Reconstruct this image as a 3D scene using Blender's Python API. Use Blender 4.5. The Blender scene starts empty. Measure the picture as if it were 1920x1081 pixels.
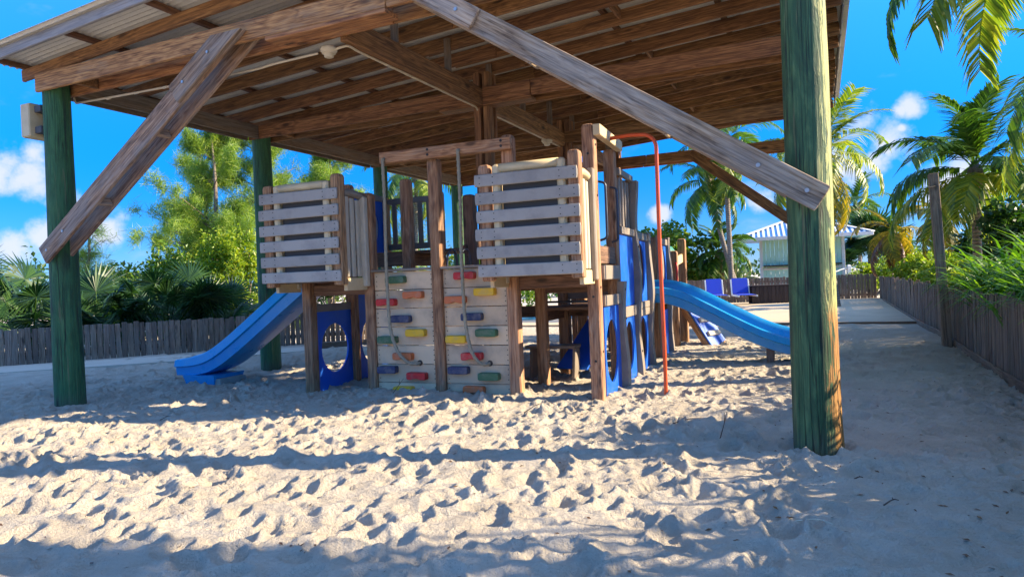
import bpy, math, random
import numpy as np
from mathutils import Vector, Matrix
random.seed(7); rng = np.random.default_rng(7)
C = bpy.context.scene.collection
SC = bpy.context.scene
PI = math.pi

# ------------------------------------------------------------------ camera
ROLL, PITCH, EYE = 0.040, math.atan(13/1280), 1.30
Rv = Vector((math.cos(ROLL), 0, -math.sin(ROLL)))
Uv = Vector((math.sin(ROLL), 0, math.cos(ROLL)))
Bv = Vector((0, -1, 0))
Rp = Matrix.Rotation(-PITCH, 3, Rv)
Uv = Rp @ Uv; Bv = Rp @ Bv
cam = bpy.data.cameras.new('camera'); cam_o = bpy.data.objects.new('camera', cam); C.objects.link(cam_o)
cam.lens = 24; cam.sensor_width = 36; cam.clip_end = 2000; cam.clip_start = 0.05
cam_o.matrix_world = Matrix(((Rv.x, Uv.x, Bv.x, 0), (Rv.y, Uv.y, Bv.y, 0), (Rv.z, Uv.z, Bv.z, EYE), (0, 0, 0, 1)))
SC.camera = cam_o

# ------------------------------------------------------------------ sun + sky
SUN_EL, SUN_ROT = math.radians(27.0), math.radians(92.5)
SUN_DIR = Vector((math.sin(SUN_ROT)*math.cos(SUN_EL), math.cos(SUN_ROT)*math.cos(SUN_EL), math.sin(SUN_EL)))
sl = bpy.data.lights.new('sun', 'SUN'); sl.energy = 3.6; sl.angle = math.radians(0.5); sl.color = (1.0, 0.82, 0.56)
so = bpy.data.objects.new('sun', sl); C.objects.link(so)
so.rotation_euler = SUN_DIR.to_track_quat('Z', 'Y').to_euler(); so.location = (0, 0, 30)
SC.view_settings.view_transform = 'Standard'; SC.view_settings.look = 'None'
SC.view_settings.exposure = 2.0; SC.view_settings.gamma = 1.0; SC.view_settings.use_curve_mapping = False

def px_dir(x, y):
    return (Rv*((x-960)/1280) + Uv*((540.5-y)/1280) - Bv).normalized()

class NT:
    """small helper to wire shader nodes"""
    def __init__(s, tree): s.t = tree; s.n = tree.nodes; s.l = tree.links
    def node(s, typ, **kw):
        n = s.n.new(typ)
        for k, v in kw.items():
            if k.startswith('i_'):
                key = k[2:]
                key = int(key) if key.isdigit() else key.replace('_', ' ')
                s.put(n.inputs[key], v)
            else: setattr(n, k, v)
        return n
    def put(s, sock, v):
        if isinstance(v, bpy.types.NodeSocket): s.l.new(v, sock)
        elif isinstance(v, bpy.types.Node): s.l.new(v.outputs[0], sock)
        else:
            if sock.type == 'RGBA' and hasattr(v, '__len__') and len(v) == 3: v = (*v, 1)
            sock.default_value = v
    def math(s, op, a, b=0.0, clamp=False):
        n = s.n.new('ShaderNodeMath'); n.operation = op; n.use_clamp = clamp
        s.put(n.inputs[0], a); s.put(n.inputs[1], b); return n.outputs[0]
    def vmath(s, op, a, b=(0, 0, 0), scale=None):
        n = s.n.new('ShaderNodeVectorMath'); n.operation = op
        s.put(n.inputs[0], a); s.put(n.inputs[1], b)
        if scale is not None: s.put(n.inputs['Scale'], scale)
        return n.outputs['Value'] if op in ('DISTANCE', 'LENGTH', 'DOT_PRODUCT') else n.outputs[0]
    def noise(s, vec, scale, detail=3, rough=.55, dist=0, dim='3D'):
        n = s.n.new('ShaderNodeTexNoise'); n.noise_dimensions = dim
        s.put(n.inputs['Vector'], vec); n.inputs['Scale'].default_value = scale
        n.inputs['Detail'].default_value = detail; n.inputs['Roughness'].default_value = rough
        n.inputs['Distortion'].default_value = dist; return n.outputs[0]
    def ramp(s, fac, stops, interp='LINEAR'):
        n = s.n.new('ShaderNodeValToRGB'); n.color_ramp.interpolation = interp
        e = n.color_ramp.elements
        while len(e) < len(stops): e.new(.5)
        for q, (p, c) in zip(e, stops):
            q.position = p
            if not hasattr(c, '__len__'): c = (c, c, c)
            q.color = (*c, 1) if len(c) == 3 else c
        s.put(n.inputs[0], fac); return n.outputs[0]
    def mix(s, fac, a, b, blend='MIX'):
        n = s.n.new('ShaderNodeMix'); n.data_type = 'RGBA'; n.blend_type = blend
        s.put(n.inputs[0], fac); s.put(n.inputs[6], a); s.put(n.inputs[7], b); return n.outputs[2]
    def sstep(s, v, lo, hi):
        n = s.n.new('ShaderNodeMapRange'); n.interpolation_type = 'SMOOTHSTEP'
        s.put(n.inputs[0], v); n.inputs[1].default_value = lo; n.inputs[2].default_value = hi
        return n.outputs[0]
    def scale(s, vec, sc):
        n = s.n.new('ShaderNodeMapping'); s.put(n.inputs[0], vec); n.inputs['Scale'].default_value = sc
        return n.outputs[0]

w = bpy.data.worlds.new('World'); SC.world = w; w.use_nodes = True
w.node_tree.nodes.clear(); N = NT(w.node_tree)
sky = N.node('ShaderNodeTexSky', sky_type='NISHITA', sun_disc=False, sun_elevation=SUN_EL, sun_rotation=SUN_ROT,
             air_density=1.0, dust_density=0.1, ozone_density=3.0)
hs = N.node('ShaderNodeHueSaturation'); N.put(hs.inputs['Saturation'], N.math('SUBTRACT', 1.25, N.math('MULTIPLY', N.sstep(N.node('ShaderNodeSeparateXYZ', i_0=N.node('ShaderNodeTexCoord').outputs['Generated']).outputs[2], .3, .9), .35)))
zc = N.node('ShaderNodeSeparateXYZ', i_0=N.node('ShaderNodeTexCoord').outputs['Generated']).outputs[2]
tint = N.mix(N.sstep(zc, .02, .75), (.135, .198, .37), (.88, .94, 1.04))
N.put(hs.inputs['Color'], N.mix(1.0, sky, tint, 'MULTIPLY'))
bg = N.node('ShaderNodeBackground'); N.put(bg.inputs[0], hs); bg.inputs[1].default_value = 0.145
tc = N.node('ShaderNodeTexCoord').outputs['Generated']
nv = N.noise(tc, 9, 6, .6)
tot = None
for (x, y, r) in [(-20, 300, .07), (50, 335, .045), (60, 285, .03), (120, 375, .03), (20, 460, .035), (90, 440, .04), (200, 430, .03),
                  (1610, 240, .045), (1660, 265, .05), (1580, 290, .06), (1640, 300, .035), (1705, 203, .024), (1690, 208, .018), (1690, 240, .012), (1600, 310, .05), (1780, 350, .05), (1420, 380, .03), (1240, 400, .022)]:
    d = N.vmath('DISTANCE', tc, tuple(px_dir(x, y)))
    m = N.math('SUBTRACT', 1.0, N.math('DIVIDE', d, r))
    tot = m if tot is None else N.math('MAXIMUM', tot, m)
blob = N.sstep(N.math('ADD', tot, N.math('MULTIPLY', N.math('SUBTRACT', nv, .5), 3.4)), .22, .85)
sepz = N.node('ShaderNodeSeparateXYZ', i_0=tc).outputs[2]
band = N.math('MULTIPLY', N.sstep(sepz, .0, .06), N.math('SUBTRACT', 1.0, N.sstep(sepz, .45, .9)))
gen = N.sstep(N.noise(N.scale(tc, (1, 1, 2.2)), 4.5, 6, .55), .57, .74)
cl = N.math('MULTIPLY', N.math('MAXIMUM', N.math('MULTIPLY', blob, .85), N.math('MULTIPLY', N.math('MULTIPLY', gen, band), .45)), 1.0, True)
cbg = N.node('ShaderNodeBackground'); cbg.inputs[0].default_value = (.93, .95, 1.0, 1); cbg.inputs[1].default_value = .25
mx = N.node('ShaderNodeMixShader'); N.put(mx.inputs[0], cl); N.l.new(bg.outputs[0], mx.inputs[1]); N.l.new(cbg.outputs[0], mx.inputs[2])
wo = N.node('ShaderNodeOutputWorld'); N.l.new(mx.outputs[0], wo.inputs[0])

# ------------------------------------------------------------------ materials
def new_mat(name):
    m = bpy.data.materials.new(name); m.use_nodes = True; m.node_tree.nodes.clear()
    N = NT(m.node_tree)
    b = N.node('ShaderNodeBsdfPrincipled'); o = N.node('ShaderNodeOutputMaterial'); N.l.new(b.outputs[0], o.inputs[0])
    return m, N, b, o

def bump(N, b, height, strength=.5, dist=.02):
    n = N.node('ShaderNodeBump'); n.inputs['Strength'].default_value = strength; n.inputs['Distance'].default_value = dist
    N.put(n.inputs['Height'], height); N.l.new(n.outputs[0], b.inputs['Normal'])

def obj_vec(N):
    """object coordinates shifted by the object's own random number, so no two boards repeat"""
    oi = N.node('ShaderNodeObjectInfo').outputs['Random']
    tcn = N.node('ShaderNodeTexCoord').outputs['Object']
    off = N.node('ShaderNodeCombineXYZ'); N.put(off.inputs[0], N.math('MULTIPLY', oi, 37.0)); N.put(off.inputs[1], N.math('MULTIPLY', oi, 3.1)); N.put(off.inputs[2], N.math('MULTIPLY', oi, 5.7))
    return N.vmath('ADD', tcn, off), oi, tcn

def wood(name, dark, mid, light, grey=0.0, greycol=(.30, .29, .28), rough=.75, knots=True, var=.35, bumps=.6, gs=1.0):
    m, N, b, o = new_mat(name)
    v, oi, raw = obj_vec(N)
    warp = N.noise(N.scale(v, (1.1, 3, 3)), 1.6, 2)
    vv = N.vmath('ADD', N.scale(v, (.26*gs, 12*gs, 12*gs)), N.vmath('SCALE', (0, 1, 1), scale=N.math('MULTIPLY', warp, 1.7)))
    g1 = N.noise(vv, 1.5, 3, .5, .35)
    vk = N.node('ShaderNodeTexVoronoi'); N.put(vk.inputs['Vector'], N.scale(v, (1.5, 4.2, 4.2))); vk.inputs['Scale'].default_value = 1.0
    kd = N.math('SUBTRACT', 1.0, N.sstep(vk.outputs['Distance'], .02, .55))
    g1 = N.math('ADD', g1, N.math('MULTIPLY', kd, .45 if knots else 0.0))
    wv = N.math('PINGPONG', N.math('MULTIPLY', g1, 7.0), 1.0)
    fib = N.noise(N.scale(v, (2.2, 62, 62)), 1.0, 3, .65)
    g = N.math('ADD', N.math('ADD', N.math('MULTIPLY', wv, .26), N.math('MULTIPLY', N.noise(N.scale(v, (1.5, 5, 5)), 1.7, 4), .22)), N.math('MULTIPLY', N.sstep(fib, .28, .72), .46))
    col = N.ramp(g, [(.18, dark), (.5, mid), (.85, light)])
    if knots:
        k = N.math('SUBTRACT', 1.0, N.sstep(vk.outputs['Distance'], .05, .16))
        col = N.mix(N.math('MULTIPLY', k, .85), col, tuple(c*.35 for c in dark))
    if grey > 0:
        gm = N.sstep(N.math('ADD', N.noise(N.scale(v, (1.2, 7, 7)), 1.3, 5, .65), N.math('MULTIPLY', fib, .15)), .62-grey*.55, .80-grey*.35)
        gc = N.mix(N.math('MULTIPLY', g, .9, True), tuple(c*.45 for c in greycol), greycol)
        col = N.mix(N.math('MULTIPLY', gm, min(1, .35+grey)), col, gc)
    sh = N.node('ShaderNodeHueSaturation'); N.put(sh.inputs['Color'], col)
    N.put(sh.inputs['Value'], N.math('ADD', 1-var/2, N.math('MULTIPLY', oi, var)))
    N.put(sh.inputs['Hue'], N.math('ADD', .494, N.math('MULTIPLY', N.math('FRACT', N.math('MULTIPLY', oi, 7.3)), .012)))
    N.l.new(sh.outputs[0], b.inputs['Base Color']); b.inputs['Roughness'].default_value = rough
    bump(N, b, g, bumps, .006)
    return m

def plain(name, col, rough=.5, var=.12, dirt=.25, dirtcol=(.25, .21, .16), scale=6, metal=0, spec=.5, bumps=.15):
    m, N, b, o = new_mat(name)
    v, oi, raw = obj_vec(N)
    n1 = N.noise(v, scale, 5, .6); n2 = N.noise(v, scale*7, 3, .6)
    c = N.mix(N.math('MULTIPLY', N.sstep(n1, .43, .70), dirt), col, dirtcol)
    c = N.mix(N.math('MULTIPLY', n2, .25), c, tuple(x*.75 for x in col))
    sh = N.node('ShaderNodeHueSaturation'); N.put(sh.inputs['Color'], c)
    N.put(sh.inputs['Value'], N.math('ADD', 1-var/2, N.math('MULTIPLY', oi, var)))
    N.l.new(sh.outputs[0], b.inputs['Base Color']); b.inputs['Metallic'].default_value = metal
    N.put(b.inputs['Roughness'], N.math('ADD', rough-.1, N.math('MULTIPLY', n1, .25)))
    b.inputs['Specular IOR Level'].default_value = spec
    bump(N, b, N.math('ADD', n2, n1), bumps, .004)
    return m

def leaf(name, cols, rough=.45, trans=.35, tcol=None):
    m, N, b, o = new_mat(name)
    ge = N.node('ShaderNodeNewGeometry'); oi = N.node('ShaderNodeObjectInfo').outputs['Random']
    r = N.math('FRACT', N.math('ADD', ge.outputs['Random Per Island'], N.math('MULTIPLY', oi, .15)))
    stops = [(i/max(1, len(cols)-1), c) for i, c in enumerate(cols)]
    c = N.ramp(r, stops)
    N.l.new(c, b.inputs['Base Color']); b.inputs['Roughness'].default_value = rough
    t = N.node('ShaderNodeBsdfTranslucent')
    N.put(t.inputs[0], N.mix(1.0, c, tcol or (1.5, 1.6, .6), 'MULTIPLY'))
    ms = N.node('ShaderNodeMixShader'); ms.inputs[0].default_value = trans
    N.l.new(b.outputs[0], ms.inputs[1]); N.l.new(t.outputs[0], ms.inputs[2]); N.l.new(ms.outputs[0], o.inputs[0])
    return m

M = {}
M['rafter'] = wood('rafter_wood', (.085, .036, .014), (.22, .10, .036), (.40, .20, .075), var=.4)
M['beam'] = wood('beam_wood', (.13, .05, .018), (.37, .165, .058), (.58, .30, .11), grey=.10, greycol=(.40, .28, .18), gs=.8)
M['brace'] = wood('weathered_brace_wood', (.10, .05, .027), (.31, .18, .10), (.50, .32, .19), grey=.3, greycol=(.42, .35, .29), gs=.8)
M['brace_silver'] = wood('silvered_brace_wood', (.10, .055, .03), (.35, .225, .135), (.60, .44, .29), grey=.26, greycol=(.46, .40, .34), gs=.7)
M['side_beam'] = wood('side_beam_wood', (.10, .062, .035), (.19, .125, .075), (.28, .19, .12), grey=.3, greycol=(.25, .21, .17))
M['barge'] = wood('grey_barge_wood', (.14, .11, .09), (.30, .25, .21), (.42, .36, .31), grey=.7, greycol=(.38, .36, .35))
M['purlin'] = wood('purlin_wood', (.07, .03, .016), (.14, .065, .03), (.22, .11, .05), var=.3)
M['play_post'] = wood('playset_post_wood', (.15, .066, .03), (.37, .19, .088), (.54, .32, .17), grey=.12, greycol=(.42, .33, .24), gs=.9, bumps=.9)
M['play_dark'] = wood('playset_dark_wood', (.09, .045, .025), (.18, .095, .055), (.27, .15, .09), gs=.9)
M['slat'] = plain('grey_slat_plastic', (.36, .325, .28), .55, .22, .6, (.20, .185, .17), scale=4)
M['grey_board'] = plain('grey_composite_board', (.27, .222, .175), .55, .2, .5, (.16, .13, .10), scale=5)
M['cream'] = plain('cream_plastic', (.66, .51, .29), .5, .08, .3, (.40, .28, .15))
M['sand_plastic'] = plain('light_tan_batten_plastic', (.55, .48, .36), .55, .08, .25)
M['wall_board'] = plain('climbing_wall_board', (.64, .475, .30), .6, .30, .75, (.32, .25, .185), scale=2.6)
M['dark_panel'] = plain('dark_grey_panel', (.06, .062, .068), .6, .05, .2, (.1, .1, .1))
M['blue'] = plain('bright_blue_panel_plastic', (.003, .11, .60), .38, .10, .4, (.05, .16, .52))
M['slide_blue'] = plain('blue_slide_plastic', (.008, .275, .62), .28, .03, .38, (.09, .35, .60), bumps=.05)
for nm, c in dict(green=(.04, .13, .055), red=(.55, .012, .014), orange=(.58, .14, .035), navy=(.016, .032, .10), yellow=(.78, .45, .008)).items():
    M['hold_'+nm] = plain('hold_'+nm, c, .5, .1, .35, (.35, .28, .22), scale=12)
M['pole_red'] = plain('orange_red_powder_coat', (.62, .085, .02), .35, .02, .25, (.4, .12, .05), scale=9)
M['steel'] = plain('dark_blue_grey_steel', (.06, .075, .11), .4, .1, .2, metal=.6)
M['bolt'] = plain('dark_bolt_metal', (.035, .032, .03), .5, .1, .2, metal=.5)
M['galv'] = plain('galvanised_bolt', (.45, .45, .45), .4, .1, .3, metal=.8)
M['conduit'] = plain('cream_conduit_plastic', (.60, .50, .35), .45, .05, .2)
M['conc'] = plain('concrete', (.38, .35, .31), .9, .05, .5, (.25, .22, .18), scale=2, bumps=.4)
M['path'] = plain('sandy_concrete_path', (.54, .47, .37), .95, .03, .5, (.46, .39, .30), scale=1.2, bumps=.4)
M['patio'] = plain('tan_patio_stone', (.55, .43, .29), .85, .03, .5, (.40, .32, .22), scale=.9, bumps=.3)
M['teal'] = plain('teal_plastic', (.02, .22, .17), .45)
M['white'] = plain('white_paint', (.74, .73, .70), .5, .04, .2)
M['lounge_blue'] = plain('lounger_blue_sling', (.01, .05, .52), .6, .05, .05)
M['mint'] = plain('mint_painted_board', (.46, .74, .60), .6, .05, .2, (.36, .56, .46), scale=1.5)
M['roof_blue'] = plain('blue_metal_roof', (.13, .36, .66), .45, .03, .15)
M['roof_white'] = plain('pale_roof_rib', (.66, .72, .78), .5, .03, .1)  # white of the sunlit rib sides put into the rib colour
M['cabinet'] = wood('dark_brown_cabinet_wood', (.022, .014, .012), (.045, .03, .025), (.07, .05, .04), knots=False)
M['fence'] = wood('weathered_fence_wood', (.08, .05, .033), (.19, .125, .083), (.30, .215, .15), grey=.3, greycol=(.25, .205, .165), var=.7)
M['pole_wood'] = wood('grey_pole_wood', (.11, .065, .04), (.22, .145, .09), (.32, .22, .145), grey=.2, greycol=(.28, .23, .19))
M['bark'] = wood('grey_bark', (.09, .065, .05), (.20, .155, .12), (.33, .27, .22), knots=False, gs=.6, bumps=1)
M['rope'] = plain('sand_grey_rope', (.31, .28, .20), .85, .02, .5, (.22, .21, .17), scale=30)
M['twig'] = plain('dry_twig', (.10, .06, .04), .9)

# corrugated roofing: off-white enamel with rust spots of its own
m, N, b, o = new_mat('roof_sheet_metal'); v, oi, raw = obj_vec(N)
n1 = N.noise(v, 1.3, 6, .65); n2 = N.noise(v, 14, 4, .6)
c = N.mix(N.math('MULTIPLY', N.sstep(n2, .4, .7), .35), (.58, .54, .47), (.45, .42, .37))
rm = N.sstep(N.math('ADD', n1, N.math('MULTIPLY', n2, .18)), .74, .80)
c = N.mix(rm, c, (.22, .085, .03)); N.l.new(c, b.inputs['Base Color']); b.inputs['Roughness'].default_value = .5; b.inputs['Metallic'].default_value = .1
M['sheet'] = m

# green treated round posts: stretched streaks, bare wood where the treatment has worn off
def green_post(name, g1, g2, g3, bare=None):
    m, N, b, o = new_mat(name)
    raw = N.node('ShaderNodeTexCoord').outputs['Object']
    st = N.noise(N.scale(raw, (9, 9, 1.3)), 1.6, 6, .65, 1.4)
    fib = N.noise(N.scale(raw, (70, 70, 2.2)), 1.0, 3)
    blot = N.noise(N.scale(raw, (3, 3, 1.2)), 1.4, 4, .6, 1.2)
    c = N.ramp(N.math('ADD', N.math('MULTIPLY', st, .75), N.math('MULTIPLY', fib, .3)), [(.3, g1), (.52, g2), (.78, g3)])
    c = N.mix(N.math('MULTIPLY', N.sstep(blot, .5, .68), .55), c, g1)
    vo = N.node('ShaderNodeTexVoronoi'); N.put(vo.inputs['Vector'], N.scale(raw, (3.2, 3.2, 1.3))); vo.inputs['Scale'].default_value = 1.0
    k = N.math('SUBTRACT', 1.0, N.sstep(N.math('ADD', vo.outputs['Distance'], N.math('MULTIPLY', N.math('SUBTRACT', blot, .5), .25)), .08, .24))
    c = N.mix(N.math('MULTIPLY', k, .75), c, tuple(x*.3 for x in g1))
    cr = N.noise(N.scale(raw, (26, 26, .35)), 1.2, 2, .5, .4)
    crack = N.math('SUBTRACT', 1.0, N.sstep(N.math('ABSOLUTE', N.math('SUBTRACT', cr, .5)), .0, .022))
    c = N.mix(N.math('MULTIPLY', N.sstep(N.noise(N.scale(raw, (16, 16, .8)), 1.0, 4, .6, .6), .60, .70), .6), c, (.17, .15, .07))
    sz_ = N.node('ShaderNodeSeparateXYZ', i_0=raw).outputs[2]
    c = N.mix(N.math('MULTIPLY', N.math('SUBTRACT', 1.0, N.sstep(N.math('ADD', sz_, N.math('MULTIPLY', st, .35)), .12, .38)), .55), c, (.13, .11, .07))
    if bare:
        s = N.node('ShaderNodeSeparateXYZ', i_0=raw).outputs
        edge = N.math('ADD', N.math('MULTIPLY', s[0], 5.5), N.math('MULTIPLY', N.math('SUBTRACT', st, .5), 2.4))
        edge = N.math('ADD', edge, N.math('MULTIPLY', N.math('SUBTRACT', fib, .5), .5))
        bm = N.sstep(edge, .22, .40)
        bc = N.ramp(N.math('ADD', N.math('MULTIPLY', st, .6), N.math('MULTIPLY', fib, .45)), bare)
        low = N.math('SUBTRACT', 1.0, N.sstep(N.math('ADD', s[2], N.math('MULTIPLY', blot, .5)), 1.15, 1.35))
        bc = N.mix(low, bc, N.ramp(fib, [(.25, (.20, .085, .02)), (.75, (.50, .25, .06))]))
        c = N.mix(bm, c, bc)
    c = N.mix(N.math('MULTIPLY', crack, .8), c, (.01, .012, .01))
    N.l.new(c, b.inputs['Base Color']); b.inputs['Roughness'].default_value = .7
    bump(N, b, N.math('ADD', N.math('ADD', st, N.math('MULTIPLY', fib, .5)), N.math('MULTIPLY', crack, -1.0)), .8, .02)
    return m
M['post_green'] = green_post('green_treated_post', (.014, .065, .022), (.032, .12, .042), (.07, .20, .07))
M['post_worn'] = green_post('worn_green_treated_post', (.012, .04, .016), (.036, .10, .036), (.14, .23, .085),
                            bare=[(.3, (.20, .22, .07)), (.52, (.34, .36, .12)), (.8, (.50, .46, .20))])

# sand
m, N, b, o = new_mat('coral_sand')
pos = N.node('ShaderNodeNewGeometry').outputs['Position']
s1 = N.noise(pos, 2.2, 5, .6); s2 = N.noise(pos, 35, 4, .7); s3 = N.noise(pos, 160, 3, .8)
c = N.mix(N.sstep(s1, .35, .7), (.60, .52, .41), (.71, .63, .51))
c = N.mix(N.math('MULTIPLY', N.sstep(s2, .56, .78), .45), c, (.38, .31, .22))
c = N.mix(N.math('MULTIPLY', N.sstep(s3, .60, .70), .75), c, (.22, .17, .12))
N.l.new(c, b.inputs['Base Color']); b.inputs['Roughness'].default_value = .95; b.inputs['Specular IOR Level'].default_value = .15
s4 = N.noise(pos, 14, 3, .6)
bump(N, b, N.math('ADD', N.math('ADD', N.math('MULTIPLY', s2, 1.0), N.math('MULTIPLY', s4, 1.2)), N.math('MULTIPLY', s3, .5)), 1.0, .045)
M['sand'] = m
# pool water
m, N, b, o = new_mat('pool_water'); pos = N.node('ShaderNodeNewGeometry').outputs['Position']
b.inputs['Base Color'].default_value = (.02, .33, .50, 1); b.inputs['Roughness'].default_value = .08
bump(N, b, N.noise(pos, 4, 3), .3, .05); M['water'] = m
# palm trunk (ringed)
m, N, b, o = new_mat('palm_trunk_bark'); raw = N.node('ShaderNodeTexCoord').outputs['Object']
s = N.node('ShaderNodeSeparateXYZ', i_0=raw).outputs
rn = N.noise(N.scale(raw, (5, 5, 9)), 2.0, 4)
ring = N.math('PINGPONG', N.math('ADD', N.math('MULTIPLY', s[2], 24.0), N.math('MULTIPLY', rn, 1.6)), 1.0)
c = N.ramp(N.math('ADD', N.math('MULTIPLY', ring, .3), N.math('MULTIPLY', rn, .75)), [(.25, (.10, .08, .065)), (.55, (.22, .185, .15)), (.85, (.34, .30, .25))])
N.l.new(c, b.inputs['Base Color']); b.inputs['Roughness'].default_value = .9; bump(N, b, ring, .8, .02); M['palm_bark'] = m

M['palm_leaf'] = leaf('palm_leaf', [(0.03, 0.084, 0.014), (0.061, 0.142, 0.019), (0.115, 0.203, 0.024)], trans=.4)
M['palm_mix'] = leaf('sunlit_palm_leaf', [(0.068, 0.135, 0.016), (0.176, 0.243, 0.024), (0.324, 0.324, 0.027)], trans=.4)  # lit copy of the palm leaf, sun yellow put into the colour
M['palm_gold'] = leaf('yellowing_palm_leaf', [(.10, .13, .012), (.26, .24, .018), (.42, .30, .03)], trans=.4, tcol=(1.3, 1.2, .5))
M['fan_leaf'] = leaf('fan_palm_leaf', [(.014, .05, .018), (.028, .08, .024), (.05, .115, .03)], trans=.25)
M['bush_lime'] = leaf('lime_bush_leaf', [(0.095, 0.189, 0.016), (0.216, 0.324, 0.022), (0.378, 0.419, 0.027), (0.135, 0.243, 0.019)], trans=.4)
M['bush_dark'] = leaf('dark_bush_leaf', [(.014, .045, .010), (.03, .085, .014), (.06, .13, .018)], trans=.3)
M['bush_mid'] = leaf('mid_bush_leaf', [(0.041, 0.115, 0.016), (0.081, 0.189, 0.024), (0.162, 0.27, 0.03), (0.23, 0.257, 0.027)], trans=.35)
M['needle'] = leaf('casuarina_needle', [(0.081, 0.169, 0.027), (0.176, 0.284, 0.041), (0.324, 0.405, 0.061)], trans=.45)
M['strap'] = leaf('strap_leaf', [(0.041, 0.121, 0.014), (0.095, 0.23, 0.019), (0.189, 0.338, 0.024)], trans=.4)
M['agave'] = leaf('agave_leaf', [(.06, .12, .06), (.14, .2, .1), (.2, .24, .1)], trans=.1)
M['dead_leaf'] = leaf('dead_leaf', [(.10, .045, .02), (.2, .1, .04)], trans=.2, tcol=(1, 1, 1))

# ------------------------------------------------------------------ object helpers
W = {}
def link(name, me, mat=None, parent=None, mw=None):
    o = bpy.data.objects.new(name, me); C.objects.link(o)
    mw = mw or Matrix()
    if mat is not None and me is not None and len(me.materials) == 0: me.materials.append(mat)
    if parent is not None:
        o.parent = parent; o.matrix_basis = W[parent.name].inverted() @ mw
    else: o.matrix_basis = mw
    W[o.name] = mw.copy(); return o
def tag(o, label=None, cat=None, group=None, kind=None):
    if label: o['label'] = label
    if cat: o['category'] = cat
    if group: o['group'] = group
    if kind: o['kind'] = kind
    return o
def thing(name, loc, label, cat, group=None, rz=0):
    return tag(link(name, None, mw=Matrix.Translation(loc) @ Matrix.Rotation(rz, 4, 'Z')), label, cat, group)
def node(name, loc, parent):
    return link(name, None, parent=parent, mw=Matrix.Translation(loc))

def mesh_np(name, v, f, smooth=False):
    v = np.asarray(v, np.float32); f = np.asarray(f, np.int32)
    me = bpy.data.meshes.new(name); k = f.shape[1]
    me.vertices.add(len(v)); me.vertices.foreach_set('co', v.ravel())
    me.loops.add(f.size); me.loops.foreach_set('vertex_index', f.ravel())
    me.polygons.add(len(f)); me.polygons.foreach_set('loop_start', np.arange(0, f.size, k, dtype=np.int32))
    me.polygons.foreach_set('use_smooth', np.full(len(f), smooth, bool))
    me.update(calc_edges=True); return me
def mesh_py(name, v, f, smooth=False):
    me = bpy.data.meshes.new(name); me.from_pydata([tuple(p) for p in v], [], f)
    if smooth: me.polygons.foreach_set('use_smooth', np.full(len(f), True, bool))
    me.update(); return me

BC = {}
def box_mesh(L, w, h, ch=.006, dome=0.0):
    key = (round(L, 3), round(w, 3), round(h, 3), round(ch, 4), round(dome, 3))
    if key in BC: return BC[key]
    ch = min(ch, w*.3, h*.3); a, c = w/2, h/2
    prof = [(-a+ch, -c), (a-ch, -c), (a, -c+ch), (a, c-ch), (a-ch, c), (-a+ch, c), (-a, c-ch), (-a, -c+ch)]
    rings = [(-L/2, 1 - 2*ch/min(w, h)), (-L/2+ch, 1), (L/2-ch-dome, 1)]
    if dome: rings += [(L/2-dome*.45, .86), (L/2-dome*.1, .6), (L/2, .3)]
    else: rings += [(L/2, 1 - 2*ch/min(w, h))]
    v, f = [], []
    for x, s in rings: v += [(x, p*s, q*s) for p, q in prof]
    for r in range(len(rings)-1):
        for i in range(8):
            j = (i+1) % 8; f.append((r*8+i, (r+1)*8+i, (r+1)*8+j, r*8+j))
    f.append(tuple(range(8))); n = (len(rings)-1)*8; f.append(tuple(n+i for i in reversed(range(8))))
    BC[key] = mesh_py('board', v, f); BC[key]['flip'] = 1
    return BC[key]
MC = {}
def with_mat(me, mat):
    """shared mesh data per (mesh, material)"""
    k = (me.name, mat.name)
    if k not in MC:
        c = me if len(me.materials) == 0 else me.copy()
        if len(c.materials): c.materials[0] = mat
        else: c.materials.append(mat)
        MC[k] = c
    return MC[k]
def frame(p0, p1, up):
    x = (Vector(p1)-Vector(p0)); L = x.length; x.normalize()
    z = Vector(up) - x*x.dot(Vector(up)); z.normalize(); y = z.cross(x)
    c = (Vector(p0)+Vector(p1))/2
    return Matrix(((x.x, y.x, z.x, c.x), (x.y, y.y, z.y, c.y), (x.z, y.z, z.z, c.z), (0, 0, 0, 1))), L
def beam(name, p0, p1, w, h, mat, parent=None, up=(0, 0, 1), ch=.006, dome=0, roll=0):
    mw, L = frame(p0, p1, up)
    if roll: mw = mw @ Matrix.Rotation(roll, 4, 'X')
    return link(name, with_mat(box_mesh(L, w, h, ch, dome), mat), None, parent, mw)

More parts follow.
